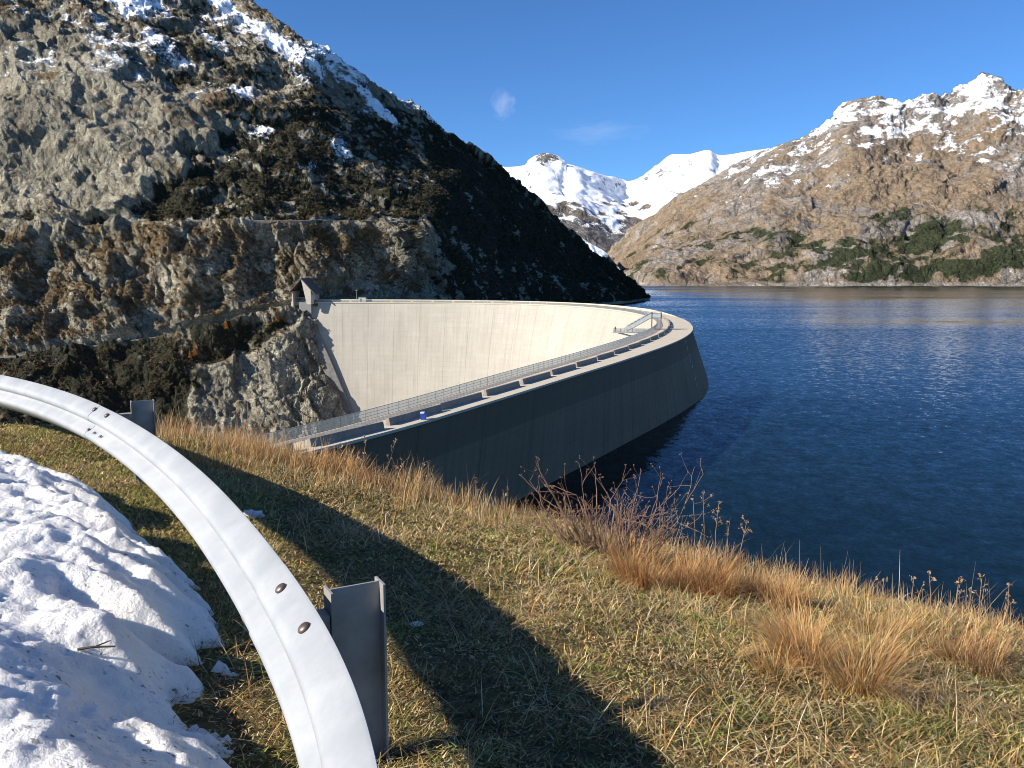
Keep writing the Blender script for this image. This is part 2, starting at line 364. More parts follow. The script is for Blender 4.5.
# roads on the two benches
m_road = plain('pale_gravel_asphalt', (.15, .14, .125), .9, var=.2, scale=.3)
def bench_road(name, r0, r1, cmax, label):
    i0 = int(np.argmin(np.abs(tr - r0))); i1 = int(np.argmin(np.abs(tr - r1))); j1 = int(np.argmin(np.abs(tc - cmax)))
    a = P[i0, :j1] + [0, 0, .35]; b = P[i1, :j1] + [0, 0, .35]; n = len(a)
    a = a * .45 + b * .55
    V = np.concatenate([a, b, b - [0, 0, 1.1]]); F = np.concatenate([grid_faces(2, n), grid_faces(2, n) + n])
    return tag(mesh_np(name, V, F, m_road), label, 'road', kind='structure')
bench_road('lower_road', 8.02, 8.98, 6.2, 'narrow road climbing along the cliff foot to the dam')
bench_road('upper_road', 5.02, 5.98, 9.0, 'road ledge cut across the mountain above the cliff')

# ---- right-hand mountain
RX = [560, 612, 654, 695, 757, 815, 848, 873, 905, 927, 948, 985, 1014, 1060, 1150, 1300, 1500]
RS = {560: (275, 4300), 612: (254, 4150), 654: (219, 3950), 695: (189, 3850), 757: (154, 3800), 815: (133, 3780), 848: (105, 3800), 873: (102, 3800), 905: (107, 3780), 927: (98, 3780), 948: (97, 3800),
      985: (77, 3820), 1014: (94, 3720), 1060: (88, 3650), 1150: (60, 3600), 1300: (20, 3400), 1500: (0, 3200)}
ctrl = [[] for _ in range(7)]
for px in RX:
    s = at_dist(px, *RS[px]); Ysh = 2665 if px >= 640 else 2665 + (640 - px) * 16
    sh = np.array([(px - 512) / FPX * Ysh * .992, Ysh, -.5])
    pts = [s + [200, 500, -250], s]
    for a, dz in ((.3, -12), (.6, -22), (.86, -18)): pts.append(s * (1 - a) + sh * a + [0, 0, dz * min(1, s[2] / 400)])
    pts += [sh, sh + [0, -150, -60]]
    for i, p in enumerate(pts): ctrl[i].append(p)
P, tr, tc = loft(ctrl, [6, 80, 80, 70, 44, 4], [30, 50, 44, 60, 56, 34, 26, 34, 24, 22, 36, 30, 36, 50, 50, 50])
NR, NC = P.shape[:2]; TR = np.repeat(tr[:, None], NC, 1); N = normals(smooth2(P, 6))
w = sstep(1.0, 1.25, TR) * sstep(5., 4.5, TR)
dia = P.copy(); dia[..., 0] = P[..., 0] * .62 - P[..., 2] * .78; dia[..., 2] = (P[..., 0] * .78 + P[..., 2] * .62) * .45
P = P + N * ((ridged(dia / 420., 5) * 30 + fbm(P / 110. + 2, 5) * 14 + facets(dia / 90., 4) * 6 + facets(dia / 34., 14) * 2.5) * w + fbm(P / 28., 4) * 4 * (.3 + w))[..., None]
crag = (np.abs(TR - 1) < .32)
pxl, pyl = proj(P); hi = sstep(150, 110, pyl) * (pxl > 800)
P = P + N * (ridged(P / 90. + 3, 4, .5) * 17 * hi * sstep(1.6, 1.1, TR))[..., None]; P[..., 2] += np.where(crag, ridged(P / 80. + 6, 4, .5) * 4, 0)
pxl, pyl = proj(P); N2 = normals(P); flat = N2[..., 2]; alt = P[..., 2]
nz = fbm(dia / 170. + 20, 5); nzb = fbm(P / 60. + 9, 4)
streak = fbm(np.stack([dia[..., 0], dia[..., 1], dia[..., 2] * .35], -1) / 48. + 81, 4)
low = sstep(470, 80, alt); nzc = fbm(dia / 45. + 33, 5)
veg = -.14 + low * .40 + .55 * nz * (low + .12) + .35 * nzb * low + .45 * nzc * low - .75 * np.maximum(streak, -.2) * low
for q in [(732, 263, 22, 8, 0), (782, 257, 20, 13, 0), (700, 262, 10, 10, 0), (728, 230, 22, 10, -.4), (774, 236, 12, 6, .2), (890, 246, 62, 12, -.35), (905, 215, 46, 9, -.55), (985, 262, 60, 14, -.15), (868, 275, 26, 6, 0),
          (660, 245, 22, 4, -.85), (842, 255, 24, 10, -.5), (870, 225, 60, 13, -.5), (930, 235, 50, 14, -.6), (1000, 250, 40, 20, -.3), (760, 232, 16, 5, .1), (820, 246, 16, 6, -.5), (690, 245, 14, 10, -.5), (1000, 180, 12, 7, -.4), (945, 270, 50, 6, -.1), (1010, 225, 14, 18, 0)]:
    veg = veg + blob(*q) * .36
brown = .76 - .55 * np.maximum(streak - .05, 0) + .42 * fbm(dia / 260. + 50, 4) + .22 * nzb + .35 * nzc - sstep(330, 700, alt) * .12
for q in [(835, 118, 26, 13, 0), (885, 118, 20, 9, 0), (955, 100, 40, 12, -.3), (900, 245, 0.1, .1, 0), (950, 235, 44, 12, -.6), (745, 180, 40, 14, -.4), (800, 165, 34, 10, 0)]: brown = brown - blob(*q) * .4
snow = -.20 + .3 * np.maximum(streak, 0) * sstep(250, 500, alt) + sstep(200, 760, alt) * .62 + .3 * fbm(dia / 90. + 70, 5) * sstep(150, 500, alt) + .5 * nzc * sstep(150, 450, alt) + .25 * fbm(P / 30. + 6, 4) * sstep(150, 450, alt) + (flat - .65) * .5 * sstep(300, 800, alt)
for q in [(985, 92, 26, 12, .2), (850, 112, 26, 8, -.2), (925, 106, 26, 8, 0), (828, 122, 16, 8, -.6), (880, 132, 46, 6, -.2), (970, 86, 14, 9, 0), (960, 110, 40, 8, -.4), (770, 185, 50, 16, .2), (730, 205, 30, 8, -.4)]: snow = snow + blob(*q) * .28
veg -= sstep(.45, .6, snow) * .5
shoreband = sstep(14, 2, alt + 3 * nzb); veg = veg * (1 - shoreband) - shoreband * .4; brown = brown - shoreband * .8
m_right = mat_mountain('mountain_autumn_grass', .16, (.27, .235, .20), (.44, .395, .345), (.034, .040, .020), (.205, .152, .10), bumpd=6., vegw=2.0)
o = mesh_np('mountain_range', P.reshape(-1, 3), grid_faces(NR, NC), m_right, cols=np.clip(np.stack([veg, snow, brown], -1), 0, 1).reshape(-1, 3), smooth=True)
tag(o, 'brown autumn mountainside with green shrub patches and snowy crags across the lake', 'mountain', kind='structure')
# pale boulder strip on the far shore
# ---- far snowy mountains
FX = [380, 440, 503, 528, 534, 546, 556, 564, 580, 620, 642, 656, 670, 690, 708, 722, 757, 830, 950]
FY = [160, 165, 167, 164, 156, 153, 156, 163, 167, 180, 179, 167, 155, 154, 150, 155, 150, 140, 120]
ctrl = [[] for _ in range(6)]
for px, py in zip(FX, FY):
    s = at_dist(px, py, 8200 if px > 600 else 7600); b = at_dist(px, 268, 5600); b[2] = 60
    pts = [s + [0, 600, -300], s, s * .72 + b * .28 + [0, 0, -40], s * .45 + b * .55 + [0, 0, 10], b, b + [0, -800, -160]]
    for i, p in enumerate(pts): ctrl[i].append(p)
P, tr, tc = loft(ctrl, [5, 60, 60, 60, 8], [20, 30, 16, 8, 10, 10, 8, 14, 30, 18, 12, 12, 16, 16, 12, 24, 30, 30])
NR, NC = P.shape[:2]; TR = np.repeat(tr[:, None], NC, 1); N = normals(smooth2(P, 5)); w = sstep(1.0, 1.3, TR)
P = P + N * ((ridged(P / 900., 4) * 45 + fbm(P / 300., 5) * 24) * w + fbm(P / 60., 4) * 5 * (.3 + w))[..., None]
pxl, pyl = proj(P); N2 = normals(P); nz = fbm(P / 220. + 4, 5); nzb = fbm(P / 75., 4)
snow = 1.0 - sstep(196, 238, pyl + nz * 34) * .95 + nzb * .36 + fbm(P / 35., 3) * .2 - sstep(.62, .35, N2[..., 2]) * .3 - blob(546, 158, 13, 7) * .75 - blob(660, 172, 18, 6, -.4) * .5 - blob(608, 184, 50, 4, .2) * .12
m_far = mat_mountain('far_snow_rock', .08, (.17, .16, .16), (.30, .28, .26), (.04, .045, .03), (.17, .14, .11), (.88, .9, .93), bumpd=14.)
o = mesh_np('snowy_mountains', P.reshape(-1, 3), grid_faces(NR, NC), m_far, cols=np.clip(np.stack([nz * .3, snow, .3 + nz], -1), 0, 1).reshape(-1, 3), smooth=True)
tag(o, 'far snow covered mountains with a rocky summit at the head of the valley', 'mountain', kind='structure')
# ---- shaded spur far up the left shore
ctrl = [[] for _ in range(4)]
for px, py in [(440, 150), (500, 172), (540, 205), (565, 226), (590, 243), (607, 253), (625, 275)]:
    s = at_dist(px, py, 3000); sh = np.array([(px + 6 - 512) / FPX * 2700, 2700 + (px - 500) * 3, -10.])
    for i, p in enumerate([s + [-200, 300, -100], s, s * .5 + sh * .5, sh]): ctrl[i].append(p)
P, tr, tc = loft(ctrl, [5, 50, 50], [20, 24, 20, 24, 20, 12]); N = normals(P); TR = np.repeat(tr[:, None], P.shape[1], 1)
P = P + N * ((ridged(P / 150., 4) * 12 + fbm(P / 40., 4) * 8) * (.3 + .7 * sstep(1, 1.4, TR)))[..., None]
pxl, pyl = proj(P); nz = fbm(P / 60., 5)
snow = .35 + nz * .7 + blob(597, 250, 14, 6, .4) * .4; 
o = mesh_np('mountain_spur', P.reshape(-1, 3), grid_faces(*P.shape[:2]), m_far, cols=np.clip(np.stack([.55 + nz * .6, snow, .3 + nz], -1), 0, 1).reshape(-1, 3), smooth=True)
tag(o, 'shaded snowy spur between the dark slope and the white mountains', 'mountain', kind='structure')

# ------------------------------------------------------------------ near hillside
BP = [-600, -300, 0, 60, 130, 200, 260, 320, 400, 480, 560, 640, 720, 800, 880, 960, 1024, 1150, 1500]
BY = [425, 425, 425, 427, 432, 442, 455, 470, 490, 507, 522, 546, 562, 583, 600, 617, 632, 660, 700]
BR = [9.5, 9.5, 9.2, 9, 8.8, 8.6, 8.4, 8.2, 8, 7.8, 7.6, 7.4, 7.2, 7.0, 6.8, 6.6, 6.5, 6.4, 6.2]
_az = [math.atan2(b - 512, FPX * 1.0) for b in BP]
_zb = []
for b, y, r in zip(BP, BY, BR):
    d = ray(b, y); _zb.append(d[2] / math.hypot(d[0], d[1]) * r)
_azt = [math.atan2(ray(b, y)[0], ray(b, y)[1]) for b, y in zip(BP, BY)]
KP = [-600, 0, 150, 230, 297, 350, 420, 512, 700, 1024, 1500]; KV = [.40, .33, .27, .235, .208, .30, .40, .48, .62, .78, .85]
_ka = [math.atan2(k - 512, FPX) for k in KP]
def hill_z(x, y, detail=True):
    x = np.asarray(x, float); y = np.asarray(y, float)
    r = np.hypot(x, y); az = np.arctan2(x, y)
    rb = np.interp(az, _azt, BR); zb = np.interp(az, _azt, _zb); k = np.interp(az, _ka, KV)
    t = np.clip((r - 1.8) / (rb - 1.8), 0, 1); z0 = -1.39
    z = z0 + (zb - z0) * (t ** 1.3)
    over = np.maximum(r - rb, 0)
    z = np.where(r > rb, zb - k * over - .10 * np.minimum(over, 1.2) * (az > -.2), z)
    z = z - np.maximum(r - 84, 0) * np.maximum(.55 - k, 0)
    if detail:
        q = np.stack([x, y, 0 * x], -1); z = z + fbm(q / 1.7 + 3, 3) * .035 * sstep(.6, 2.5, r) + fbm(q / .35, 3) * .012 + np.where(r > 14, fbm(q / 9., 4) * .25 * sstep(14, 30, r), 0)
    return z + HC
nr_ = np.concatenate([np.linspace(.02, 10.5, 120), np.geomspace(10.8, 330, 70)])
na = 560; aa = np.linspace(-math.pi, math.pi, na, endpoint=False); R_, A_ = np.meshgrid(nr_, aa, indexing='ij')
X_, Y_ = R_ * np.sin(A_), R_ * np.cos(A_); Z_ = hill_z(X_, Y_)
k = NT('turf_soil', .95, .1)
n1 = k.noise(1.1, 5); n2 = k.noise(14, 6, .7); n3 = k.noise(70, 4, .7)
c = k.mix(k.ramp(n1, [(.38, 0.), (.62, 1.)]), (.12, .12, .042), (.19, .14, .062))
c = k.mix(k.ramp(n2, [(.4, .75), (.6, 0.)]), c, (.035, .026, .013)); c = k.mix(k.ramp(n3, [(.5, 0.), (.7, .5)]), c, (.2, .15, .07))
k.color(c); k.bump(k.math('ADD', n2, n3), .8, .03)
hill = mesh_np('hillside_ground', np.stack([X_, Y_, Z_], -1).reshape(-1, 3), grid_faces(len(nr_), na, True), k.m, smooth=True)
tag(hill, 'grassy hillside sloping down from the guardrail to the lake', 'ground', kind='structure')

# ------------------------------------------------------------------ the dam
S_ = 17 / 18.7
OUT = np.array([[-29, 72], [-25.6, 81.4], [-22.8, 86.2], [-16.2, 96.5], [-6.0, 117.2], [13.1, 158.7], [19.8, 173.0], [30.2, 196.4], [41.8, 223.8], [52.6, 253.2], [61.7, 285.0], [68.5, 319.8], [72.9, 355], [74.2, 397.3], [69.7, 444], [54, 500.8],
                [22.9, 545.8], [-21.9, 570.6], [-60, 580.5], [-97.8, 586.2], [-141.1, 590.1], [-153.5, 591.5]]) * S_
ZC = HC - 17.0
cv = catmull(OUT, np.linspace(0, len(OUT) - 1, 900))
for _ in range(60): cv[1:-1] = .25 * cv[:-2] + .5 * cv[1:-1] + .25 * cv[2:]
al = np.concatenate([[0], np.cumsum(np.hypot(*np.diff(cv, axis=0).T))]); LEN = al[-1]
NS = 420; ss = np.linspace(0, LEN, NS); cvs = np.stack([np.interp(ss, al, cv[:, 0]), np.interp(ss, al, cv[:, 1])], -1)
for _ in range(30): cvs[1:-1] = .25 * cvs[:-2] + .5 * cvs[1:-1] + .25 * cvs[2:]
tg = np.gradient(cvs, axis=0); tg /= np.linalg.norm(tg, axis=1)[:, None]; nin = np.stack([-tg[:, 1], tg[:, 0]], -1)   # inward = downstream
fs = ss / LEN
dashw = np.interp(cvs[:, 1] + 1000 * (fs > .5) * 0, [70, 82, 100, 136, 173, 212, 259, 330], [.9, .9, 1.9, 2.9, 4.6, 6.3, 7.0, 7.0])
dashw = np.where(fs > .5, np.interp(fs, [.5, .62, .8, 1], [7., 6.0, 2.6, 2.0]), dashw)
railw = np.where(fs > .5, np.interp(fs, [.5, .62, .8, 1], [11.4, 11., 8.6, 8.0]), np.interp(cvs[:, 1], [70, 82, 119, 136, 170, 210, 240, 330], [5.2, 5.4, 7.4, 8.2, 9.6, 11.2, 11.4, 11.4]))
def line(off, z, i0=0, i1=NS): return np.column_stack([cvs[i0:i1] + nin[i0:i1] * np.asarray(off)[..., None] if np.ndim(off) else cvs[i0:i1] + nin[i0:i1] * off, np.full(i1 - i0, z) if np.ndim(z) == 0 else z])
bat = np.interp(cvs[:, 1], [70, 120, 170, 215, 240, 330], [-2.5, -2., .5, 3.5, 5.5, 6.]) ; bat = np.where(fs > .5, np.interp(fs, [.5, .7, 1.], [6., 4., 0.]), bat)
lean = np.interp(fs, [0, .25, .55, .75, .9, 1.], [.12, .3, .36, .3, .2, .14])
depths = np.concatenate([[0], np.linspace(1.6, 100, 44)])
rowsU = []; rowsD = []
for d in depths:
    ob = -(bat * (d / 17.) - .5 * bat * np.maximum(d - 17, 0) / 40)
    rowsU.append(line(ob, ZC - d))
    rowsD.append(line(railw - .4 + lean * d * (1 - d / 260.), ZC - d))
def face(rows, name, mat, parent):
    A = np.array(rows); uv = np.stack([np.repeat(ss[None, :], len(rows), 0), np.repeat(depths[:, None], NS, 1)], -1).reshape(-1, 2)
    return A, uv
k = NT('dam_concrete', .85, .2); u, v = k.uv()[:2]
def concrete(k, base, dark, jointw):
    n1 = k.noise(.06, 6, .6); n2 = k.noise(.9, 6, .65)
    cmb = k.n.new('ShaderNodeCombineXYZ'); k.link(k.math('MULTIPLY', u, 1.0), cmb.inputs[0]); k.link(k.math('MULTIPLY', v, .05), cmb.inputs[1])
    st = k.noise(.55, 5, .65, vec=cmb.outputs[0])
    c = k.mix(k.ramp(n1, [(.3, 0.), (.7, 1.)]), tuple(x * .88 for x in base), tuple(x * 1.07 for x in base))
    c = k.mix(k.ramp(st, [(.46, 0.), (.72, .62)]), c, dark)
    c = k.mix(k.ramp(n2, [(.35, .2), (.6, 0.)]), c, dark)
    def lines(x, period, w, off=0.):
        f = k.math('FRACT', k.math('DIVIDE', k.math('ADD', x, off), period)); d = k.math('ABSOLUTE', k.math('SUBTRACT', f, .5))
        return k.math('GREATER_THAN', d, .5 - w / period)
    # every block and lift has its own slight tone
    blk = k.n.new('ShaderNodeTexWhiteNoise'); cb = k.n.new('ShaderNodeCombineXYZ')
    k.link(k.math('FLOOR', k.math('DIVIDE', k.math('ADD', u, 8.5), 17.)), cb.inputs[0]); k.link(k.math('FLOOR', k.math('DIVIDE', v, 3.)), cb.inputs[1]); k.link(cb.outputs[0], blk.inputs['Vector'])
    c = k.mix(k.ramp(blk.outputs[0], [(0., 0.), (1., .16)]), c, dark)
    c = k.mix(k.math('MULTIPLY', lines(u, 17., jointw), .34), c, tuple(x * .45 for x in dark))
    c = k.mix(k.math('MULTIPLY', lines(v, 3., .09), .13), c, tuple(x * .6 for x in dark))
    k.bump(n2, .25, .05); return c
k.color(concrete(k, (.46, .425, .36), (.33, .285, .225), .16)); m_dam = k.m
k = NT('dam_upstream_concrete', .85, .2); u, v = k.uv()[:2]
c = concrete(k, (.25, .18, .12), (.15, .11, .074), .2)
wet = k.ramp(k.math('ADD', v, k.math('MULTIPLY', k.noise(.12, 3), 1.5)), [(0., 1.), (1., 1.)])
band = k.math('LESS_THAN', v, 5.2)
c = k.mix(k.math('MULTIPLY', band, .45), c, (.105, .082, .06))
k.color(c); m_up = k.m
m_crest = plain('crest_concrete', (.54, .47, .36), .85, var=.12, scale=.5)
m_bar = plain('barrier_concrete', (.24, .21, .175), .85, var=.2, scale=1.2)
m_steel = plain('galvanised_wire', (.27, .30, .31), .5, .3, var=.12, scale=2)
dam = empty('arch_dam', tuple(cvs[NS // 2]) + (0.,)); tag(dam, 'huge curved concrete arch dam holding back the blue lake', 'dam')
A, uvd = face(rowsD, 0, 0, 0); wd = mesh_np('downstream_face', A.reshape(-1, 3), grid_faces(len(rowsD), NS), m_dam, uv=uvd, smooth=True); put(wd, dam)
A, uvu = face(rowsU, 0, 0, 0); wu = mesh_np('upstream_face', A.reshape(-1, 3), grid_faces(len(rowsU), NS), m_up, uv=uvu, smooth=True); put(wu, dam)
b = MB()
# crest slab: lip overhangs both faces a little
prof_pts = lambda o, z: line(o, z)
L = [prof_pts(-.35 + 0 * dashw, ZC - .3), prof_pts(-.35 + 0 * dashw, ZC + .02), prof_pts(railw, ZC + .02), prof_pts(railw, ZC - .6), prof_pts(railw - .5, ZC - .6)]
o = mesh_np('crest_deck', np.array(L).reshape(-1, 3), grid_faces(5, NS), m_crest); put(o, dam)
# upstream kerb wall on the far arm
i0 = int(NS * .46); hh = np.interp(fs[i0:], [.46, .56, 1], [.05, 1.0, 1.7])
W = [line(-.3, ZC + .024, i0), line(np.full(NS - i0, -.3), ZC + .024 + hh, i0), line(np.full(NS - i0, .25), ZC + .024 + hh, i0), line(np.full(NS - i0, .35), ZC + .024, i0)]
o = mesh_np('parapet', np.array(W).reshape(-1, 3), grid_faces(4, NS - i0), m_crest); put(o, dam)
# staff gauge plates on the upstream face
gi = int(np.argmin(np.abs(cvs[:, 1] - 231) + 1000 * (fs > .5))); m_gauge = plain('white_enamel', (.7, .7, .68), .4)
for d in np.arange(1.5, 15, 1.7):
    ob = -(bat[gi] * d / 17.); c0 = np.array([*(cvs[gi] + nin[gi] * (ob - .08)), ZC - d]); ax = np.array([[*tg[gi], 0], [*nin[gi], 0], [0, 0, 1.]])
    b = MB(); b.box(c0, .35, .12, .8, ax); put(b.build('gauge_plate', m_gauge), dam)
# barrier blocks
b = MB(); hl = 5.7
prof = [(-.35, 0), (-.28, .3), (-.17, .85), (.17, .85), (.28, .3), (.35, 0)]
n = len(prof); V = [(x, u_, v_) for x in (-hl, hl) for (u_, v_) in prof]
b.add(V, [(i, (i + 1) % n, n + (i + 1) % n, n + i) for i in range(n)] + [tuple(range(n))[::-1], tuple(range(n, 2 * n))])
proto = b.build('barrier_block', m_bar, bevel=.03)
s0 = 8.5; cnt = 0
while s0 < LEN - 12:
    i = int(np.argmin(np.abs(ss - s0))); p = cvs[i] + nin[i] * (dashw[i] + .15)
    o = proto if cnt == 0 else proto.copy()
    if cnt: COL.objects.link(o)
    o.location = (p[0], p[1], ZC + .02); o.rotation_euler = (0, 0, math.atan2(tg[i][1], tg[i][0]))
    tag(o, 'long low concrete barrier block in the row along the dam crest', 'barrier', 'concrete barrier blocks along the dam crest')
    s0 += 13.4; cnt += 1
# mesh railing on the downstream edge
rl = empty('mesh_railing', (*(cvs[20] + nin[20] * railw[20]), ZC)); tag(rl, 'long wire mesh railing along the inner edge of the dam crest', 'railing')
rr = railw - .12
b = MB(); b.sweep(line(rr, ZC + 1.28), (0, 0, 1), [(-.035, -.03), (.035, -.03), (.035, .03), (-.035, .03)]); put(b.build('top_rail', m_steel), rl)
b = MB()
for h in (.12, .5, .88):
    b.sweep(line(rr, ZC + h), (0, 0, 1), [(-.018, -.02), (.018, -.02), (.018, .02), (-.018, .02)])
put(b.build('cross_rail', m_steel), rl)
q = np.arange(0, LEN, .115); PX = np.stack([np.interp(q, ss, line(rr, 0.)[:, j]) for j in (0, 1)], -1)
tgx = np.stack([np.interp(q, ss, tg[:, j]) for j in (0, 1)], -1)
VV = []
for (a_, b_) in ((-1, -1), (1, -1), (1, 1), (-1, 1)):
    pp = PX + tgx * a_ * .018 + np.stack([-tgx[:, 1], tgx[:, 0]], -1) * b_ * .008
    VV += [np.column_stack([pp, np.full(len(q), ZC + .06)]), np.column_stack([pp, np.full(len(q), ZC + 1.26)])]
VV = np.stack(VV, 1); F = np.array([(0, 2, 3, 1), (2, 4, 5, 3), (4, 6, 7, 5), (6, 0, 1, 7)]); FF = (np.arange(len(q))[:, None, None] * 8 + F[None]).reshape(-1, 4)
o = mesh_np('wire_mesh', VV.reshape(-1, 3), FF, m_steel); put(o, rl); 
b = MB(); b.box((0, 0, .64), .06, .06, 1.28); pst = b.build('post', m_steel)
q = np.arange(1.5, LEN, 2.5); rest = MB(); nn = 0
for s in q:
    p = [np.interp(s, ss, line(rr, 0.)[:, j]) for j in (0, 1)]
    if nn < 98:
        o = pst if nn == 0 else pst.copy()
        if nn: COL.objects.link(o)
        o.location = Vector((*p, ZC)); o.parent = rl; o.matrix_parent_inverse = Matrix.Translation(-Vector(rl.location))
    else: rest.box((*p, ZC + .64), .07, .07, 1.28)
    nn += 1
o = put(rest.build('far_posts', m_steel), rl); o['kind'] = 'stuff'

dam_bvh = BVHTree.FromPolygons([Vector(v) for v in np.array(rowsD).reshape(-1, 3)], grid_faces(len(rowsD), NS).tolist())
eye = Vector((0, 0, HC))
def hit(px, py):
    d = Vector(ray(px, py)).normalized(); h = dam_bvh.ray_cast(eye, d); return h[0], h[1]
# stepped footing where the dam meets the rock
foot = [hit(px, py) for px, py in [(308, 316), (313, 326), (319, 340), (326, 356), (333, 374), (340, 392), (346, 408), (352, 424)]]
foot = [(p, n) for p, n in foot if p is not None]
b = MB(); V = []
for i, (p, n) in enumerate(foot):
    n = n if n.y < 0 else -n; wid = 3.0 + 2.2 * i / 4
    V += [p + n * .3 + Vector((-wid * .75, 0, 0)), p + n * 3.2 + Vector((-wid * .75, 0, -.4)), p + n * 3.2 + Vector((wid * .6, 0, -.4)), p + n * .1 + Vector((wid * .6, 0, .5))]
b.add(V, [(i * 4 + k_, i * 4 + (k_ + 1) % 4, i * 4 + 4 + (k_ + 1) % 4, i * 4 + 4 + k_) for i in range(len(foot) - 1) for k_ in range(4)] + [(3, 2, 1, 0), tuple(len(V) - 4 + j for j in range(4))])
o = put(b.build('abutment_steps', plain('footing_concrete', (.2, .19, .17), .9, var=.3, scale=.4)), dam)
# portal building at the left abutment
end = np.array([*(cvs[-6] + nin[-6] * 4), ZC])
m_portal = plain('portal_concrete', (.46, .42, .36), .85, var=.12, scale=.4); m_roof = plain('portal_roof_sheet', (.09, .085, .08), .7, var=.2)
_pp = at_dist(303, 310, 525.); pr = empty('tunnel_portal', (_pp[0], _pp[1], ZC - 1.2)); tag(pr, 'gabled concrete tunnel portal building at the left end of the dam crest', 'building')
def gable(y0, y1, w, he, hr, th):   # local: x across, y depth
    return None
rot = math.radians(-8); ca, sa = math.cos(rot), math.sin(rot)
def loc(x, y, z): return (pr.location.x + x * ca - y * sa, pr.location.y + x * sa + y * ca, pr.location.z + z)
wl, wr, he_l, he_r, hr, xr, dp = -7.0, 6.2, 8.0, 9.0, 15.6, .2, 12.
b = MB()   # solid right-hand gable wall, seen lit
def prism(mb, poly, y0, y1):
    n = len(poly); V = [loc(x, y0, z) for x, z in poly] + [loc(x, y1, z) for x, z in poly]
    mb.add(V, [tuple(range(n)), tuple(range(n, 2 * n))[::-1]] + [(i, n + i, n + (i + 1) % n, (i + 1) % n) for i in range(n)])
prism(b, [(xr, hr - .3), (xr + 3.2, 0), (wr, 0), (wr, he_r)], -2, -.8)
prism(b, [(wr - .7, 0), (wr, 0), (wr, he_r), (wr - .7, he_r - .3)], -.8, dp)
prism(b, [(wl, -6), (wl + .7, -6), (wl + .7, he_l), (wl, he_l)], 0, dp)
prism(b, [(wl, -6), (wr, -6), (wr, he_r), (xr, hr), (wl, he_l)], dp, dp + .6)
put(b.build('wall', m_portal), pr)
b = MB(); prism(b, [(wl - .8, he_l - .6), (xr, hr), (xr, hr + .7), (wl - .8, he_l + .1)], -2.2, dp + 1); prism(b, [(xr + .01, hr), (wr + 2.6, he_r - 3.0), (wr + 2.6, he_r - 2.2), (xr + .01, hr + .7)], -2.2, dp + 1)
put(b.build('roof', m_roof), pr)
b = MB(); prism(b, [(wl + .72, 3.5), (wr - 3, 3.5), (wr - 3, 4.3), (wl + .72, 4.3)], 3, 3.6); prism(b, [(wl + 4, -6), (wr - 1.2, -6), (wr - 1.2, 1.2), (wl + 4, 1.2)], 1, 7)
put(b.build('vestibule', plain('portal_grey', (.22, .21, .2), .8)), pr)
# retaining wall between road and crest
b = MB(); pts = [at_dist(px, py, Y) for px, py, Y in [(277, 322, 527), (288, 315, 527.5), (298, 311, 528), (309, 309, 528.5)]]
V = []
for p in pts: V += [p, p + [0, 1.2, 0], p + [0, 1.2, -14], p + [0, 0, -14]]
b.add(V, [(i * 4 + k_, i * 4 + (k_ + 1) % 4, i * 4 + 4 + (k_ + 1) % 4, i * 4 + 4 + k_) for i in range(3) for k_ in range(4)] + [(3, 2, 1, 0), (12, 13, 14, 15)])
tag(b.build('retaining_wall', plain('wall_concrete', (.3, .28, .25), .9, var=.2, scale=.4)), 'grey concrete retaining wall beside the portal at the left end of the dam', 'wall')
# cabin and mast on the far crest
i = int(np.argmin(np.abs(512 + FPX * cvs[:, 0] / cvs[:, 1] - 365) + 1e4 * (fs < .5))); p = cvs[i] + nin[i] * 3.2
cb_ = empty('crest_cabin', (p[0], p[1], ZC + .02)); tag(cb_, 'small pale cabin with flat roof on the far dam crest near the portal', 'cabin')
b = MB(); b.box((*p, ZC + 1.5), 4.6, 2.2, 2.9); put(b.build('wall', plain('cabin_plaster', (.45, .46, .42), .8)), cb_)
b = MB(); b.box((*p, ZC + 3.05), 5.0, 2.6, .2); put(b.build('roof', m_bar), cb_)
b = MB(); b.box((p[0] - .8, p[1] - 1.12, ZC + 1.1), .9, .06, 2.1); put(b.build('door', plain('cabin_door', (.12, .13, .13), .6)), cb_)
p2 = p + np.array([-3.6, -.4]); mt_ = empty('mast', (p2[0], p2[1], ZC + .02)); tag(mt_, 'slim mast with a small box on top beside the crest cabin', 'mast')
b = MB(); b.tube([(*p2, ZC + .02), (*p2, ZC + 7.)], [.16, .1], 6); put(b.build('pole', m_steel), mt_)
b = MB(); b.box((*p2, ZC + 7.3), 1.1, .8, .7); put(b.build('head', m_steel), mt_)

# viewing platform on the inner side of the crown
i = int(np.argmin(np.abs(ss - np.interp(250, cvs[:NS // 3, 1], ss[:NS // 3]))))
vi = int(np.argmin(np.abs(cvs[:, 1] - 256) + 1000 * (fs > .55)))
pc = cvs[vi] + nin[vi] * (railw[vi] + .1); T3 = np.array([*tg[vi], 0]); N3 = np.array([*nin[vi], 0]); U3 = np.array([0, 0, 1.]); AX = np.array([T3, N3, U3])
m_plat = plain('platform_steel', (.42, .44, .43), .5, .3, var=.15, scale=1); m_truss = plain('truss_steel', (.17, .18, .17), .6, .2)
vp = empty('viewing_platform', (pc[0], pc[1], ZC)); tag(vp, 'steel viewing platform with sloping covered stair hanging over the inside of the dam', 'platform')
def L3(t, n_, z): return np.array([pc[0], pc[1], ZC]) + T3 * t + N3 * n_ + U3 * z
b = MB(); b.box(L3(0, 5.9, -1.0), 3.2, 13.4, .22, AX); b.box(L3(-2.6, .9, -1.0), 1.98, 3.0, .22, AX); put(b.build('deck', m_plat), vp)
b = MB()
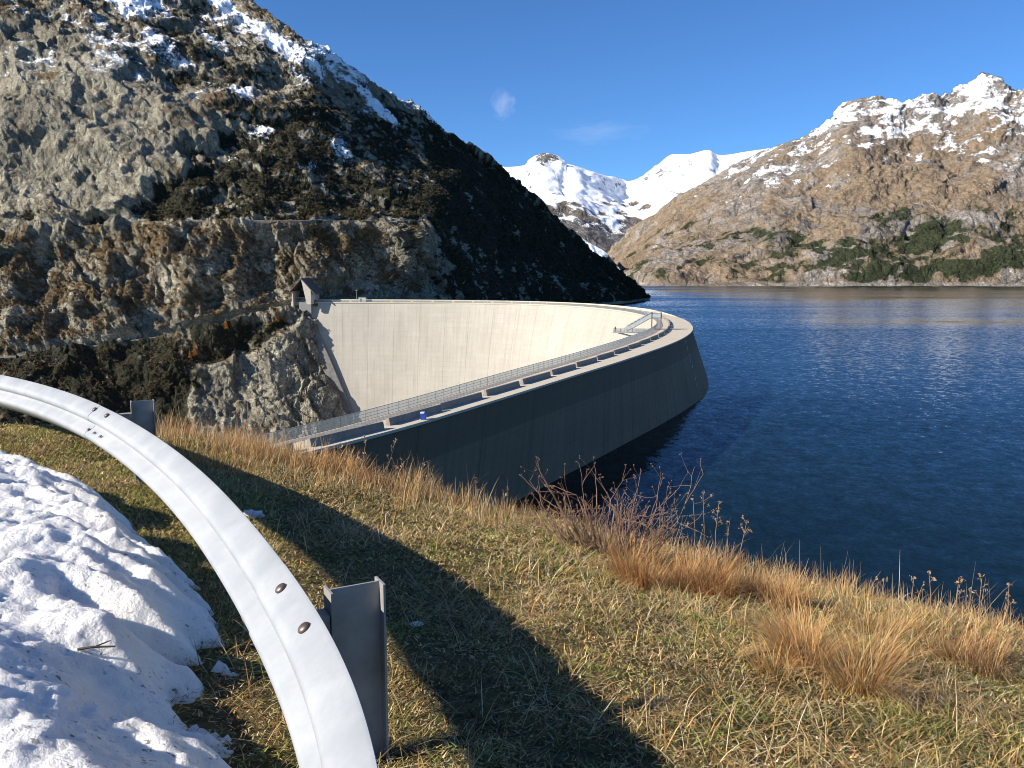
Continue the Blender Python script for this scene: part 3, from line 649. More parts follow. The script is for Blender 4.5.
for x in (-1.55, 1.55):
    for h in (.1, .6, 1.1): b.tube([L3(x, 2.6 if x < 0 else -.6, -.9 + h), L3(x, 12.5, -.9 + h)], .035, 4)
    for n_ in np.arange(2.6 if x < 0 else -.6, 12.6, 1.23): b.tube([L3(x, n_, -1.), L3(x, n_, .22)], .045, 4)
for h in (.1, .6, 1.1): b.tube([L3(-1.55, 12.5, -.9 + h), L3(1.55, 12.5, -.9 + h)], .035, 4); b.tube([L3(-3.5, 2.35, -.9 + h), L3(-1.55, 2.35, -.9 + h)], .035, 4)
for x in (-1.5, 1.5):
    for n_ in np.arange(-.5, 12.5, .16): b.tube([L3(x, n_, -.88), L3(x, n_, .18)], .02, 4)
put(b.build('railing', m_steel), vp)
b = MB()
s0_, s1_, s2_ = L3(.1, 8.2, -.7), L3(.1, .8, 3.6), L3(.1, -2.4, 3.6)
b.sweep([s0_, s1_, s2_], (0, 0, 1), [(-1.1, 0), (1.1, 0), (1.1, .25), (-1.1, .25)]); put(b.build('stair', m_truss), vp)
b = MB(); b.sweep([s0_ + U3 * 1.9, s1_ + U3 * 1.9, s2_ + U3 * 1.9], (0, 0, 1), [(-1.3, 0), (1.3, 0), (1.3, .18), (-1.3, .18)]); put(b.build('stair_roof', m_plat), vp)
sp_panels = MB(); b = MB()
for sd in (-1.05, 1.05):
    dirv = T3 * sd
    sp_panels.sweep([s0_ + dirv, s1_ + dirv, s2_ + dirv], (0, 0, 1), [(-.03, .3), (.03, .3), (.03, 1.55), (-.03, 1.55)])
    for f in np.linspace(0, 1, 7):
        p_ = s0_ * (1 - f) + s1_ * f + dirv; b.tube([p_ + U3 * .25, p_ + U3 * 1.95], .05, 4)
        if f < .99:
            q_ = s0_ * (1 - f - 1 / 6) + s1_ * (f + 1 / 6) + dirv; b.tube([p_ + U3 * .25, q_ + U3 * 1.95], .04, 4)
    for n_ in (.6, -2.2): b.tube([L3(sd, n_, .03), L3(sd, n_, 5.5)], .11, 5)
put(b.build('truss', m_truss), vp)
put(sp_panels.build('side_panel', m_plat), vp)
b = MB()
for n_ in (5, 11):
    for x in (-1.2, 1.2): b.tube([L3(x, n_, -1.1), L3(x, -.6 + 1.2, -3.6)], .13, 5)
put(b.build('bracket', m_truss), vp)

# ------------------------------------------------------------------ lake
ins = line(3.0, 0.)[:, :2]
poly = [(p[0], p[1]) for p in ins[::6]] + [(-135, 560), (-130, 640), (-60, 800), (50, 1000), (120, 1300), (-400, 3500), (300, 6200), (3500, 6200), (6000, 2600), (3500, -400), (60, -60), (0, 20)]
bm = bmesh.new(); f = bm.faces.new([bm.verts.new((x, y, 0)) for x, y in poly]); bmesh.ops.triangulate(bm, faces=[f])
me = bpy.data.meshes.new('lake_water'); bm.to_mesh(me); bm.free(); lake = bpy.data.objects.new('lake_water', me); COL.objects.link(lake)
WAVE = .24
k = NT('lake_surface', .06, .5); k.b.inputs['IOR'].default_value = 1.33
n0 = k.noise(.0045, 5, .6, stretch=(.28, 1, 1), dist=.5)
calm = k.ramp(n0, [(.40, 1.08), (.56, .75), (.68, .22)])
k.color(k.mix(k.ramp(n0, [(.35, 0.), (.65, 1.)]), (.0025, .009, .010), (.0035, .012, .013)))
def wave(scale, st, det):
    n = k.n.new('ShaderNodeTexNoise'); mp = k.n.new('ShaderNodeMapping'); k.link(k.pos, mp.inputs['Vector']); mp.inputs['Scale'].default_value = st; mp.inputs['Rotation'].default_value = (0, 0, .35)
    k.link(mp.outputs[0], n.inputs['Vector']); n.inputs['Scale'].default_value = scale; n.inputs['Detail'].default_value = det; n.inputs['Roughness'].default_value = .6
    v = k.n.new('ShaderNodeVectorMath'); v.operation = 'SUBTRACT'; k.link(n.outputs['Color'], v.inputs[0]); v.inputs[1].default_value = (.5, .5, .5); return v.outputs[0]
va = k.n.new('ShaderNodeVectorMath'); va.operation = 'ADD'; k.link(wave(.42, (1, .8, 1), 5), va.inputs[0]); k.link(wave(1.9, (1, .8, 1), 3), va.inputs[1])
vt = k.n.new('ShaderNodeVectorMath'); vt.operation = 'ADD'; k.link(va.outputs[0], vt.inputs[0]); vt.inputs[1].default_value = (0, -.46, 0)
vs = k.n.new('ShaderNodeVectorMath'); vs.operation = 'SCALE'; k.link(vt.outputs[0], vs.inputs[0]); k.link(k.math('MULTIPLY', calm, WAVE), vs.inputs['Scale'])
vm = k.n.new('ShaderNodeVectorMath'); vm.operation = 'MULTIPLY'; k.link(vs.outputs[0], vm.inputs[0]); vm.inputs[1].default_value = (1, 1, 0)
vp_ = k.n.new('ShaderNodeVectorMath'); vp_.operation = 'ADD'; k.link(vm.outputs[0], vp_.inputs[0]); vp_.inputs[1].default_value = (0, 0, 1)
vn = k.n.new('ShaderNodeVectorMath'); vn.operation = 'NORMALIZE'; k.link(vp_.outputs[0], vn.inputs[0]); k.link(vn.outputs[0], k.b.inputs['Normal'])
k.rough(.07)
me.materials.append(k.m); tag(lake, 'deep blue rippled reservoir lake', 'lake', kind='structure')
# ------------------------------------------------------------------ guardrail
RZ = HC - .87
rp = np.array([[-.10, -2.2], [-.02, -1.0], [-.03, -.1], [-.10, .75], [-.24, 1.38], [-.385, 1.79], [-.59, 2.23], [-.93, 2.86], [-1.4, 3.65], [-2.03, 4.57], [-2.8, 5.56], [-3.64, 6.47], [-4.54, 7.28], [-5.9, 8.3], [-7.6, 9.3], [-9.6, 10.2]])
rc = catmull(rp, np.linspace(0, len(rp) - 1, 360))
for _ in range(150): rc[1:-1] = .25 * rc[:-2] + .5 * rc[1:-1] + .25 * rc[2:]
k = NT('galvanised_guardrail', .55, .4); k.b.inputs['Metallic'].default_value = .08
n1 = k.noise(5, 5, .6); n2 = k.voro(60); n3 = k.noise(2.2, 6, .7, stretch=(1, 1, 4))
c = k.mix(k.ramp(n1, [(.3, 0.), (.7, 1.)]), (.33, .345, .355), (.42, .43, .43)); c = k.mix(k.ramp(n3, [(.55, 0.), (.8, .35)]), c, (.34, .335, .31)); c = k.mix(k.math('MULTIPLY', n2, .3), c, (.3, .32, .34))
k.color(c); k.rough(k.ramp(n1, [(.3, .5), (.7, .68)])); k.bump(n1, .03, .01); m_rail = k.m
def wprof(off=0.):
    key = [(.004, .0), (-.006, -.002), (-.062, -.044), (-.075, -.054), (-.081, -.068), (-.081, -.084), (-.075, -.094), (-.046, -.112), (-.040, -.120), (-.042, -.134), (-.052, -.142), (-.100, -.168), (-.107, -.180), (-.107, -.197), (-.100, -.207), (-.088, -.222), (-.006, -.285), (.004, -.287)]
    key = np.array(key); t = np.gradient(key, axis=0); t /= np.linalg.norm(t, axis=1)[:, None]; nrm = np.column_stack([t[:, 1], -t[:, 0]])
    a = key + nrm * off; b_ = key + nrm * (off - .0045) * 1.0
    return [tuple(q) for q in a] + [tuple(q) for q in b_[::-1]]
gr = empty('guardrail', (-.6, 2.25, RZ - .73)); tag(gr, 'curved galvanised steel guardrail sweeping across the grass in front', 'guardrail')
def rail_path(i0, i1): return np.column_stack([rc[i0:i1], np.full(i1 - i0, RZ)])
j1 = int(np.argmin(np.hypot(*(rc - np.array([-.70, 2.45])).T))); j0 = int(np.argmin(np.hypot(*(rc - np.array([-.50, 2.03])).T)))
k1 = int(np.argmin(np.hypot(*(rc - np.array([-3.2, 6.0])).T))); k0 = int(np.argmin(np.hypot(*(rc - np.array([-2.75, 5.5])).T)))
for (a_, b_, of) in ((0, j1, .003), (j0, k1, 0.), (k0, 360, .003)):
    b = MB(); b.sweep(rail_path(a_, b_), (0, 0, 1), wprof(of)); o = put(b.build('beam', m_rail, smooth=True), gr)
    md = o.modifiers.new('edge', 'BEVEL'); md.width = .0012; md.segments = 1; md.limit_method = 'ANGLE'; md.angle_limit = math.radians(50)
    o.data.set_sharp_from_angle(angle=math.radians(38))
m_bolt = plain('weathered_bolt', (.16, .12, .10), .45, .6, var=.3, scale=60)
bm = bmesh.new(); bmesh.ops.create_uvsphere(bm, u_segments=20, v_segments=10, radius=1)
for v in list(bm.verts):
    if v.co.z < -.2: v.co.z = -.2
me = bpy.data.meshes.new('bolt'); bm.to_mesh(me); bm.free(); me.materials.append(m_bolt)
for p_ in me.polygons: p_.use_smooth = True
def bolt(px, py, u_, v_, r, nrm2):
    z = RZ + v_; g = at_z(px, py, z)
    i = int(np.argmin(np.hypot(*(rc - g[:2]).T))); t = rc[min(i + 1, 359)] - rc[i - 1]; t /= np.linalg.norm(t); rr_ = np.array([t[1], -t[0]])
    q = rc[i] + rr_ * u_
    o = bpy.data.objects.new('bolt', me); COL.objects.link(o)
    n = Vector((rr_[0] * nrm2[0], rr_[1] * nrm2[0], nrm2[1])).normalized()
    o.rotation_euler = n.to_track_quat('Z', 'Y').to_euler(); o.scale = (r, r, r * .55); o.location = Vector((q[0], q[1], z)) + n * .006
    put(o, gr)
for px, py in [(284, 590), (301, 629), (108, 409), (122, 415)]: bolt(px, py, -.036, -.0245, .018, (-.6, .8))
for px, py in [(115, 427), (122, 430), (129, 434)]: bolt(px, py, -.082, -.156, .012, (-.4, .92))
m_post = plain('galvanised_post', (.31, .295, .27), .6, .2, var=.25, scale=9)
def post(p0, p1, top, bot, lab=None):
    w_ = p1 - p0; ln = np.linalg.norm(w_); w_ = w_ / ln; t_ = np.array([-w_[1], w_[0]])
    fl, th = .038, .0035
    def pt(a, b_): return tuple(p0 + w_ * a + t_ * b_)
    pr_ = [(0, -fl), (2 * th, -fl), (2 * th, -th), (ln - 2 * th, -th), (ln - 2 * th, -fl), (ln, -fl), (ln, fl), (ln - 2 * th, fl), (ln - 2 * th, th), (2 * th, th), (2 * th, fl), (0, fl)]
    n = 12; mb = MB(); V = [(*pt(*q), bot) for q in pr_] + [(*pt(*q), top) for q in pr_]
    mb.add(V, [(i, (i + 1) % n, n + (i + 1) % n, n + i) for i in range(n)] + [(n + 0, n + 1, n + 10, n + 11), (n + 1, n + 2, n + 9, n + 10), (n + 2, n + 3, n + 8, n + 9), (n + 3, n + 4, n + 7, n + 8), (n + 4, n + 5, n + 6, n + 7)])
    o = put(mb.build('post', m_post, bevel=.002), gr)
    # spacer between post and beam
    mb = MB(); ax = np.array([[*w_, 0], [*t_, 0], [0, 0, 1.]]); mb.box((*(p0 - w_ * .045), RZ - .127), .085, .06, .10, ax); put(mb.build('spacer', m_post), gr)
g = at_z(327, 584, RZ + .005)[:2]; g1 = at_z(381, 574.5, RZ + .005)[:2]; post(g, g1, RZ - .012, RZ - 1.2)
g = at_z(130.5, 402, RZ)[:2]; g1 = at_z(154, 400.5, RZ)[:2]; post(g, g1, RZ + .005, RZ - 1.2)
for (qx, qy, wx, wy) in ((.09, -1.3, 1., 0.), (-6.1, 8.62, .55, .83)):
    g = np.array([qx, qy]); post(g, g + np.array([wx, wy]) * .157, RZ - .07, RZ - 1.2)

# ------------------------------------------------------------------ snow bank
OP = [(-420, 470), (-120, 476), (0, 482), (45, 486), (85, 496), (110, 512), (128, 528), (148, 548), (172, 566), (188, 592), (198, 612), (200, 632), (185, 648), (160, 662), (180, 668), (212, 664), (200, 680), (165, 686), (160, 700), (168, 716), (190, 722), (214, 730), (226, 752), (232, 790), (240, 860), (230, 1000), (-420, 1000), (-900, 760)]
op = np.array([at_z(x, y, HC - 1.37)[:2] for x, y in OP])
gx = np.arange(-5.2, -.2, .0145); gy = np.arange(.2, 8.6, .0175); GX, GY = np.meshgrid(gx, gy); q0 = np.stack([GX, GY, 0 * GX], -1)
def inside_dist(x, y):
    d = np.full(x.shape, 1e9); ins = np.zeros(x.shape, bool); n = len(op)
    for i in range(n):
        (x0, y0), (x1, y1) = op[i], op[(i + 1) % n]
        t = np.clip(((x - x0) * (x1 - x0) + (y - y0) * (y1 - y0)) / ((x1 - x0) ** 2 + (y1 - y0) ** 2), 0, 1)
        d = np.minimum(d, np.hypot(x - x0 - t * (x1 - x0), y - y0 - t * (y1 - y0)))
        ins ^= ((y0 > y) != (y1 > y)) & (x < (x1 - x0) * (y - y0) / (y1 - y0 + 1e-12) + x0)
    return np.where(ins, d, -d)
def rid(a): return 1 - 2 * np.abs(perlin(a))
fing = (rid(np.stack([GX * .7 - GY * .2, GY * 4.2 + GX * 1.1, 0 * GX], -1)) - .55) * .14 + (rid(np.stack([GX * 1.5, GY * 9 + GX * 2, 0 * GX + 4], -1)) - .3) * .05 + fbm(q0 * 22, 3) * .012
dd = inside_dist(GX, GY) + fing * sstep(.9, .1, np.abs(inside_dist(GX, GY)))
q3 = np.stack([GX, GY, 0 * GX], -1)
lump = (1 - np.abs(perlin(q3 * 1.5 + 3)) * 2) * .05 + (1 - np.abs(perlin(q3 * 3.4 + 9)) * 2) * .028 + fbm(q3 * 7, 4) * .022 + ridged(q3 * 15, 4) * .011 + fbm(q3 * 34, 3) * .008
edge = np.clip(dd, 0, None)
H = .035 * (1 - np.exp(-edge / .02)) + .40 * (1 - np.exp(-edge / .45)) + (lump - .03) * sstep(0, .35, edge) - .20 * np.clip(edge - .6, 0, 3)
# melt ribs down the sun-away side
H = H + perlin(np.stack([GX * 1.2 - GY * .3, GY * 7 + GX * 1.8, 0 * GX + 2], -1)) * .055 * sstep(.02, .2, edge) * sstep(.8, .3, edge)
z = hill_z(GX, GY) + np.where(dd > -.02, H, -.08) - .005
gid = np.full(GX.shape, -1); keep = dd > -.05; gid[keep] = np.arange(keep.sum())
F = grid_faces(*GX.shape); ok = keep.ravel()[F].all(1); F = gid.ravel()[F[ok]]
k = NT('old_snow', .55, .3)
n1 = k.noise(7, 6, .65); n2 = k.noise(55, 4, .7); sp = k.voro(26); n3 = k.noise(3.2, 5, .7); sp2 = k.noise(38, 3, .5, stretch=(1, 2.2, 1))
c = k.mix(k.ramp(n1, [(.3, 0.), (.7, 1.)]), (.83, .80, .765), (.92, .89, .85))
dirt = k.math('MULTIPLY', k.ramp(sp2, [(.62, 0.), (.66, 1.)]), k.ramp(n3, [(.46, 0.), (.6, 1.)]))
c = k.mix(k.math('MULTIPLY', dirt, .8), c, (.10, .08, .06)); c = k.mix(k.ramp(n3, [(.55, 0.), (.8, .35)]), c, (.60, .55, .47))
k.color(c); k.bump(k.math('ADD', n1, n2), .8, .02); k.b.inputs['Subsurface Weight'].default_value = .6; k.b.inputs['Subsurface Radius'].default_value = (.03, .035, .04); k.b.inputs['Subsurface Scale'].default_value = .6
m_snow = k.m
o = mesh_np('snow_bank', np.stack([GX, GY, z], -1)[keep], F, m_snow, smooth=True)
tag(o, 'lumpy melting bank of old white snow on the grass beside the guardrail', 'snow bank')
def snow_lump(px, py, r, label):
    p = at_z(px, py, HC - 1.4); zz = float(hill_z(p[0], p[1]))
    p = at_z(px, py, zz)
    bm = bmesh.new(); bmesh.ops.create_icosphere(bm, subdivisions=3, radius=1); V = np.array([v.co for v in bm.verts]); fs_ = [tuple(v.index for v in f.verts) for f in bm.faces]; bm.free()
    V = V * (1 + .55 * fbm(V * 1.8 + px, 4)[:, None]) * [1.2 * r, .9 * r, .45 * r] + [p[0], p[1], float(hill_z(p[0], p[1])) + .12 * r]
    tag(mesh_np('snow_lump', V, fs_, m_snow, smooth=True), label, 'snow lump')
snow_lump(121, 452, .075, 'small lump of white snow on the lawn beyond the snow bank')
snow_lump(252, 512, .06, 'small snow lump just behind the guardrail at the edge of its shadow')
snow_lump(416, 618, .024, 'tiny bit of snow lying in the dark guardrail shadow')
bvh_snow = BVHTree.FromPolygons([Vector(v) for v in np.stack([GX, GY, z], -1)[keep][:, :]], F.tolist())
m_twig = plain('dead_twig', (.07, .05, .035), .8, scale=30)
def twig(px, py, ln, ang, label, name='twig'):
    h = bvh_snow.ray_cast(eye, Vector(ray(px, py)).normalized())[0]
    if h is None: return
    a = np.array(h) + [0, 0, .006]; d = np.array([math.cos(ang), math.sin(ang), 0]) * ln
    b = MB(); b.tube([a, a + d * .4 + [0, 0, .006], a + d + [0, .01, .0]], [.005, .004, .003], 5); b.tube([a + d * .45 + [0, 0, .005], a + d * .7 + [.01, .03, .012]], [.003, .002], 4)
    tag(b.build(name, m_twig), label, 'twig')
twig(78, 651, .11, .1, 'dark thin twig lying on the middle of the snow bank')

# ------------------------------------------------------------------ grass
def ribbons(base, az, th0, th1, L, W, seg, c0, c1, twist=None):
    n = len(base); pts = [base]; cur = base.copy()
    for s in range(seg):
        th = th0 + (th1 - th0) * ((s + .5) / seg)
        d = np.stack([np.sin(az) * np.sin(th), np.cos(az) * np.sin(th), np.cos(th)], -1) * (L / seg)[:, None]
        cur = cur + d; pts.append(cur)
    wa = az + math.pi / 2 + (twist if twist is not None else 0); wv = np.stack([np.sin(wa), np.cos(wa), 0 * wa], -1)
    V = []; Cc = []
    for s, p in enumerate(pts):
        f = s / seg; ww = (W * (1 - f ** 1.6 * .92))[:, None] * .5
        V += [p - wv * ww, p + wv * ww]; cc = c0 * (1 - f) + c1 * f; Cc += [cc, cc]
    V = np.stack(V, 1); Cc = np.stack(Cc, 1); m = 2 * (seg + 1)
    F = np.concatenate([(np.arange(n) * m)[:, None] + np.array([[2 * s, 2 * s + 1, 2 * s + 3, 2 * s + 2]]) for s in range(seg)])
    return V.reshape(-1, 3), F, Cc.reshape(-1, 3)
def join(parts):
    Vs, Fs, Cs = [], [], []; b_ = 0
    for V, F, c_ in parts: Vs.append(V); Fs.append(F + b_); Cs.append(c_); b_ += len(V)
    return np.concatenate(Vs), np.concatenate(Fs), np.concatenate(Cs)
m_grass = vcol('grass_blade', .7, .25)
STRAW = np.array([.66, .46, .20]); GOLD = np.array([.58, .32, .12]); GREEN = np.array([.25, .27, .06]); DEAD = np.array([.30, .19, .09]); PALE = np.array([.68, .57, .36]); RUST = np.array([.50, .24, .10]); DK = np.array([.05, .055, .018])
def U(n, a=0., b_=1.): return rng.uniform(a, b_, n)
def pick(n, cols, w_):
    w_ = np.asarray(w_, float); w_ = w_ / w_.sum(); return np.array(cols)[rng.choice(len(cols), n, p=w_)]
n = 285000
az = U(n, -.78, .98); r = 1.0 + (np.interp(az, _azt, BR) + .9) * U(n) ** .9
x = r * np.sin(az); y = r * np.cos(az)
sd = inside_dist(x, y); m = sd < .03; x, y, r, az = x[m], y[m], r[m], az[m]; n = len(x)
q = np.stack([x, y, 0 * x], -1); cl1 = fbm(q / .9 + 3, 3); cl2 = fbm(q / .22 + 8, 3)
lawn = sstep(-.1, -.75, x - .25 * (y - 3) + .5 * cl1)            # short greener turf beside the rail
mixv = np.clip(.48 + .55 * cl1 + .5 * cl2 + U(n, -.28, .28) + .12 * lawn, 0, 1)
c0 = GREEN * mixv[:, None] + (1 - mixv[:, None]) * pick(n, [STRAW, DEAD, GOLD, PALE], [.36, .22, .22, .2])
c0 = c0 * (.3 + 1.25 * U(n) ** 1.3)[:, None] * np.clip(1 + .7 * fbm(q / .12 + 44, 2), .45, 1.5)[:, None]
tuft = np.clip(.7 + 1.3 * fbm(q / .3 + 20, 3) + .35 * cl1, .15, 2.5)
L = U(n, .02, .06) * tuft * np.where(lawn > .5, .75, 1.2)
base = np.column_stack([x, y, hill_z(x, y) - .004])
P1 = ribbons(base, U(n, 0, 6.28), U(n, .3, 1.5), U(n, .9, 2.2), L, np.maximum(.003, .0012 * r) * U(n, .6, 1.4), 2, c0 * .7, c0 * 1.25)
# matted longer straw
n = 62000
az = U(n, -.45, .98); r = 1.6 + (np.interp(az, _azt, BR) - 1.0) * U(n) ** .8; x = r * np.sin(az); y = r * np.cos(az)
q = np.stack([x, y, 0 * x], -1); dens = fbm(q / .7 + 30, 4)
m = (inside_dist(x, y) < -.05) & (x > -.35 * y + .2 - .4) & (U(n) < .42 + dens * .8); x, y, r = x[m], y[m], r[m]; n = len(x); q = q[m]
c0 = pick(n, [STRAW, PALE, GOLD, DEAD, GREEN, RUST], [.3, .22, .16, .14, .14, .04]) * U(n, .5, 1.45)[:, None]
flow = 2.2 + 2.5 * perlin(q / .8 + 5)
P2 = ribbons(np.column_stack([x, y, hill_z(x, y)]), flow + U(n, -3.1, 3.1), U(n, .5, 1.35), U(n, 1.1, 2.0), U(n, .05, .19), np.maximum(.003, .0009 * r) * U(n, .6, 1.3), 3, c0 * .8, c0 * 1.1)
n = 90000
az = U(n, -.75, -.28); r = 3.2 + 6.6 * U(n) ** .8; x = r * np.sin(az); y = r * np.cos(az); m = inside_dist(x, y) < .02; x, y, r = x[m], y[m], r[m]; n = len(x)
q = np.stack([x, y, 0 * x], -1); mixv = np.clip(.5 + .6 * fbm(q / .5 + 3, 3) + U(n, -.3, .3), 0, 1)
c0 = (GREEN * mixv[:, None] + (1 - mixv[:, None]) * pick(n, [STRAW, GOLD, PALE, DEAD], [.4, .2, .2, .2])) * (.4 + 1.1 * U(n) ** 1.2)[:, None]
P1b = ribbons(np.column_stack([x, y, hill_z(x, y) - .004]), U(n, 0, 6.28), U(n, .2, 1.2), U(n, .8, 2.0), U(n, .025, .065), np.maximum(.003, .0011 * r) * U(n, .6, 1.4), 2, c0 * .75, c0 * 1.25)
n = 150000
az = U(n, -.6, .98); r = 1.4 + (np.interp(az, _azt, BR) - .9) * U(n) ** .85; x = r * np.sin(az); y = r * np.cos(az); m = inside_dist(x, y) < .0; x, y, r = x[m], y[m], r[m]; n = len(x)
c0 = pick(n, [STRAW, PALE, GOLD, DEAD, GREEN, DK, RUST * .6], [.2, .15, .12, .2, .16, .12, .05]) * U(n, .4, 1.3)[:, None]
q = np.stack([x, y, 0 * x], -1); gq = fbm(q / .4 + 70, 3) + .5 * fbm(q / .12 + 75, 2); gm = U(n) < np.clip(gq - .05, 0, .8); c0 = np.where(gm[:, None], GREEN * U(n, .5, 1.5)[:, None], c0) * np.clip(1 + .75 * fbm(q / .28 + 90, 3), .35, 1.7)[:, None]
P4 = ribbons(np.column_stack([x, y, hill_z(x, y) + U(n, .0, .03)]), U(n, 0, 6.28), U(n, .6, 1.6), U(n, .8, 2.2), U(n, .010, .032), np.maximum(.005, .0016 * r) * U(n, .6, 1.3), 1, c0, c0)
V, F, cc = join([P1, P2, P1b, P4])
tag(mesh_np('short_grass', V, F, m_grass, cols=cc), 'matted autumn turf of green and straw blades on the hillside', 'grass', kind='stuff')
# tall dry grass along the brow
n = 32000
az = U(n, -.62, .9); rb = np.interp(az, _azt, BR); px_ = 512 + FPX * np.tan(az)
r = rb + np.where(U(n) < .55, U(n, -.5, .9), U(n, -1.5, .8)); x = r * np.sin(az); y = r * np.cos(az); q = np.stack([x, y, 0 * x], -1)
dn = fbm(q / .55 + 60, 3); prob = .5 + .9 * dn + .35 * sstep(430, 250, px_) * sstep(90, 190, px_); prob = prob * np.where(px_ < 150, .25, 1)
m = U(n) < prob; x, y, r, px_, q, dn, az = x[m], y[m], r[m], px_[m], q[m], dn[m], az[m]; n = len(x)
warm = sstep(420, 300, px_)[:, None]
ca = pick(n, [STRAW, PALE, GOLD, DEAD, RUST], [.36, .16, .24, .18, .06]); cb2 = pick(n, [STRAW, GOLD, RUST, PALE], [.25, .4, .2, .15])
c0 = (ca * (1 - warm) + cb2 * warm) * U(n, .65, 1.2)[:, None]
hgt = np.clip(1 + .8 * dn, .4, 1.8) * np.where(px_ < 430, 1.0, .72) * sstep(60, 200, px_)
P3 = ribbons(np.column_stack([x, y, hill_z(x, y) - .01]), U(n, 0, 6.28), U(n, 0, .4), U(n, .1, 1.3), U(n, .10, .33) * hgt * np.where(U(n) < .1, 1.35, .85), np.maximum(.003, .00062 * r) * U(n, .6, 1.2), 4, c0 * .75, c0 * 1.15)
tag(mesh_np('tall_dry_grass', *P3[:2], m_grass, cols=P3[2]), 'tall dry golden grass fringe along the brow of the slope', 'grass', kind='stuff')
def tussock(px, py, rad, n, ht, cols, wts, label, lean=0.):
    zz = HC - 2.; 
    for _ in range(6): p = at_z(px, py, zz); zz = float(hill_z(p[0], p[1]))
    n = int(n * .7); ks = 11; sa = U(ks, 0, 6.28); sr = rad * .5 * U(ks) ** .6; sx = p[0] + sr * np.sin(sa) * 1.15; sy = p[1] + sr * np.cos(sa); sh = U(ks, .55, 1.15)
    kk = rng.integers(0, ks, n); a = U(n, 0, 6.28); rr = rad * .13 * U(n) ** .5; x = sx[kk] + rr * np.sin(a); y = sy[kk] + rr * np.cos(a)
    oa = np.arctan2(x - p[0], y - p[1]); a = np.where(U(n) < .4, oa, a) + rng.normal(0, .6, n)
    c0 = pick(n, cols, wts) * U(n, .4, 1.4)[:, None]
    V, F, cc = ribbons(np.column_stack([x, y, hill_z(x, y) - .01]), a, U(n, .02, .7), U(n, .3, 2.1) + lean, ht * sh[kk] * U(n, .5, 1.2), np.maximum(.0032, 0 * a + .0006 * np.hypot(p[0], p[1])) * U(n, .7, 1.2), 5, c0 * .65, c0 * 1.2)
    V = V - np.array(p); o = mesh_np('grass_tussock', V, F, m_grass, cols=cc); o.location = p
    tag(o, label, 'grass tussock', 'tussocks of long dry grass')
tussock(672, 590, 0.61, 3680, 0.33, [RUST, GOLD, STRAW], [.5, .35, .15], 'big rusty orange grass tussock in front of the bare bush')
tussock(728, 596, 0.39, 1200, 0.26, [DEAD, DK, GOLD], [.5, .35, .15], 'dark brown tussock beside the big rusty orange one')
tussock(776, 606, .48, 1700, .26, [GOLD, RUST, STRAW], [.4, .35, .25], 'rusty tussock on the brow right of the dark brown tussock')
tussock(822, 672, 0.58, 2560, 0.34, [GOLD, STRAW, RUST], [.4, .4, .2], 'spreading golden tussock with long arching blades below the brow', .25)
tussock(890, 634, .40, 900, .22, [STRAW, GOLD, DEAD], [.4, .3, .3], 'straw coloured tussock on the brow right of the rusty ones')
tussock(962, 662, .50, 1300, .24, [RUST, DEAD, STRAW], [.35, .35, .3], 'reddish brown tussock near the right end of the grassy brow')
tussock(345, 478, 0.62, 2080, 0.34, [GOLD, STRAW, RUST], [.45, .3, .25], 'orange tussock in front of the near end of the dam')
tussock(250, 452, 0.62, 2080, 0.34, [GOLD, STRAW, PALE], [.5, .3, .2], 'golden tussock between the guardrail and the dam railing')

# bare bush on the brow
def ground_pt(px, py):
    zz = HC - 2.
    for _ in range(6): p = at_z(px, py, zz); zz = float(hill_z(p[0], p[1]))
    p[2] = zz; return p
m_bark = plain('bare_bush_bark', (.23, .14, .09), .8, var=.35, scale=8)
mb = MB(); bb = ground_pt(612, 556)
def branch(p, d, ln, r, lev):
    n_ = 4; pts = [p]; dd_ = d / np.linalg.norm(d)
    for i in range(n_):
        dd_ = dd_ + rng.normal(0, .13, 3) + [0, 0, .05]; dd_ /= np.linalg.norm(dd_); pts.append(pts[-1] + dd_ * ln / n_)
    mb.tube(pts, np.linspace(r, r * .5, n_ + 1), 4, False)
    if lev > 0:
        for q_ in range(rng.integers(2, 4)):
            i = rng.integers(1, n_ + 1); branch(pts[i], dd_ + rng.normal(0, .55, 3), ln * rng.uniform(.4, .7), r * .55, lev - 1)
    else:
        for q_ in range(2): mb.box(pts[-1] + rng.normal(0, .006, 3), .006, .005, .008)
for i in range(64):
    a = rng.uniform(-1.25, 1.15); sp_ = rng.uniform(-.1, .1, 2)
    branch(bb + np.array([a * .22 + sp_[0], sp_[1], 0]), np.array([a * .9 + rng.normal(0, .2), rng.normal(0, .35), 1.0]), rng.uniform(.26, .52), .0055, 2)
o = mb.build('bare_bush', m_bark); o.data.transform(Matrix.Translation(-Vector(bb))); o.location = bb
tag(o, 'leafless reddish brown twiggy bush on the brow above the lake', 'bush')
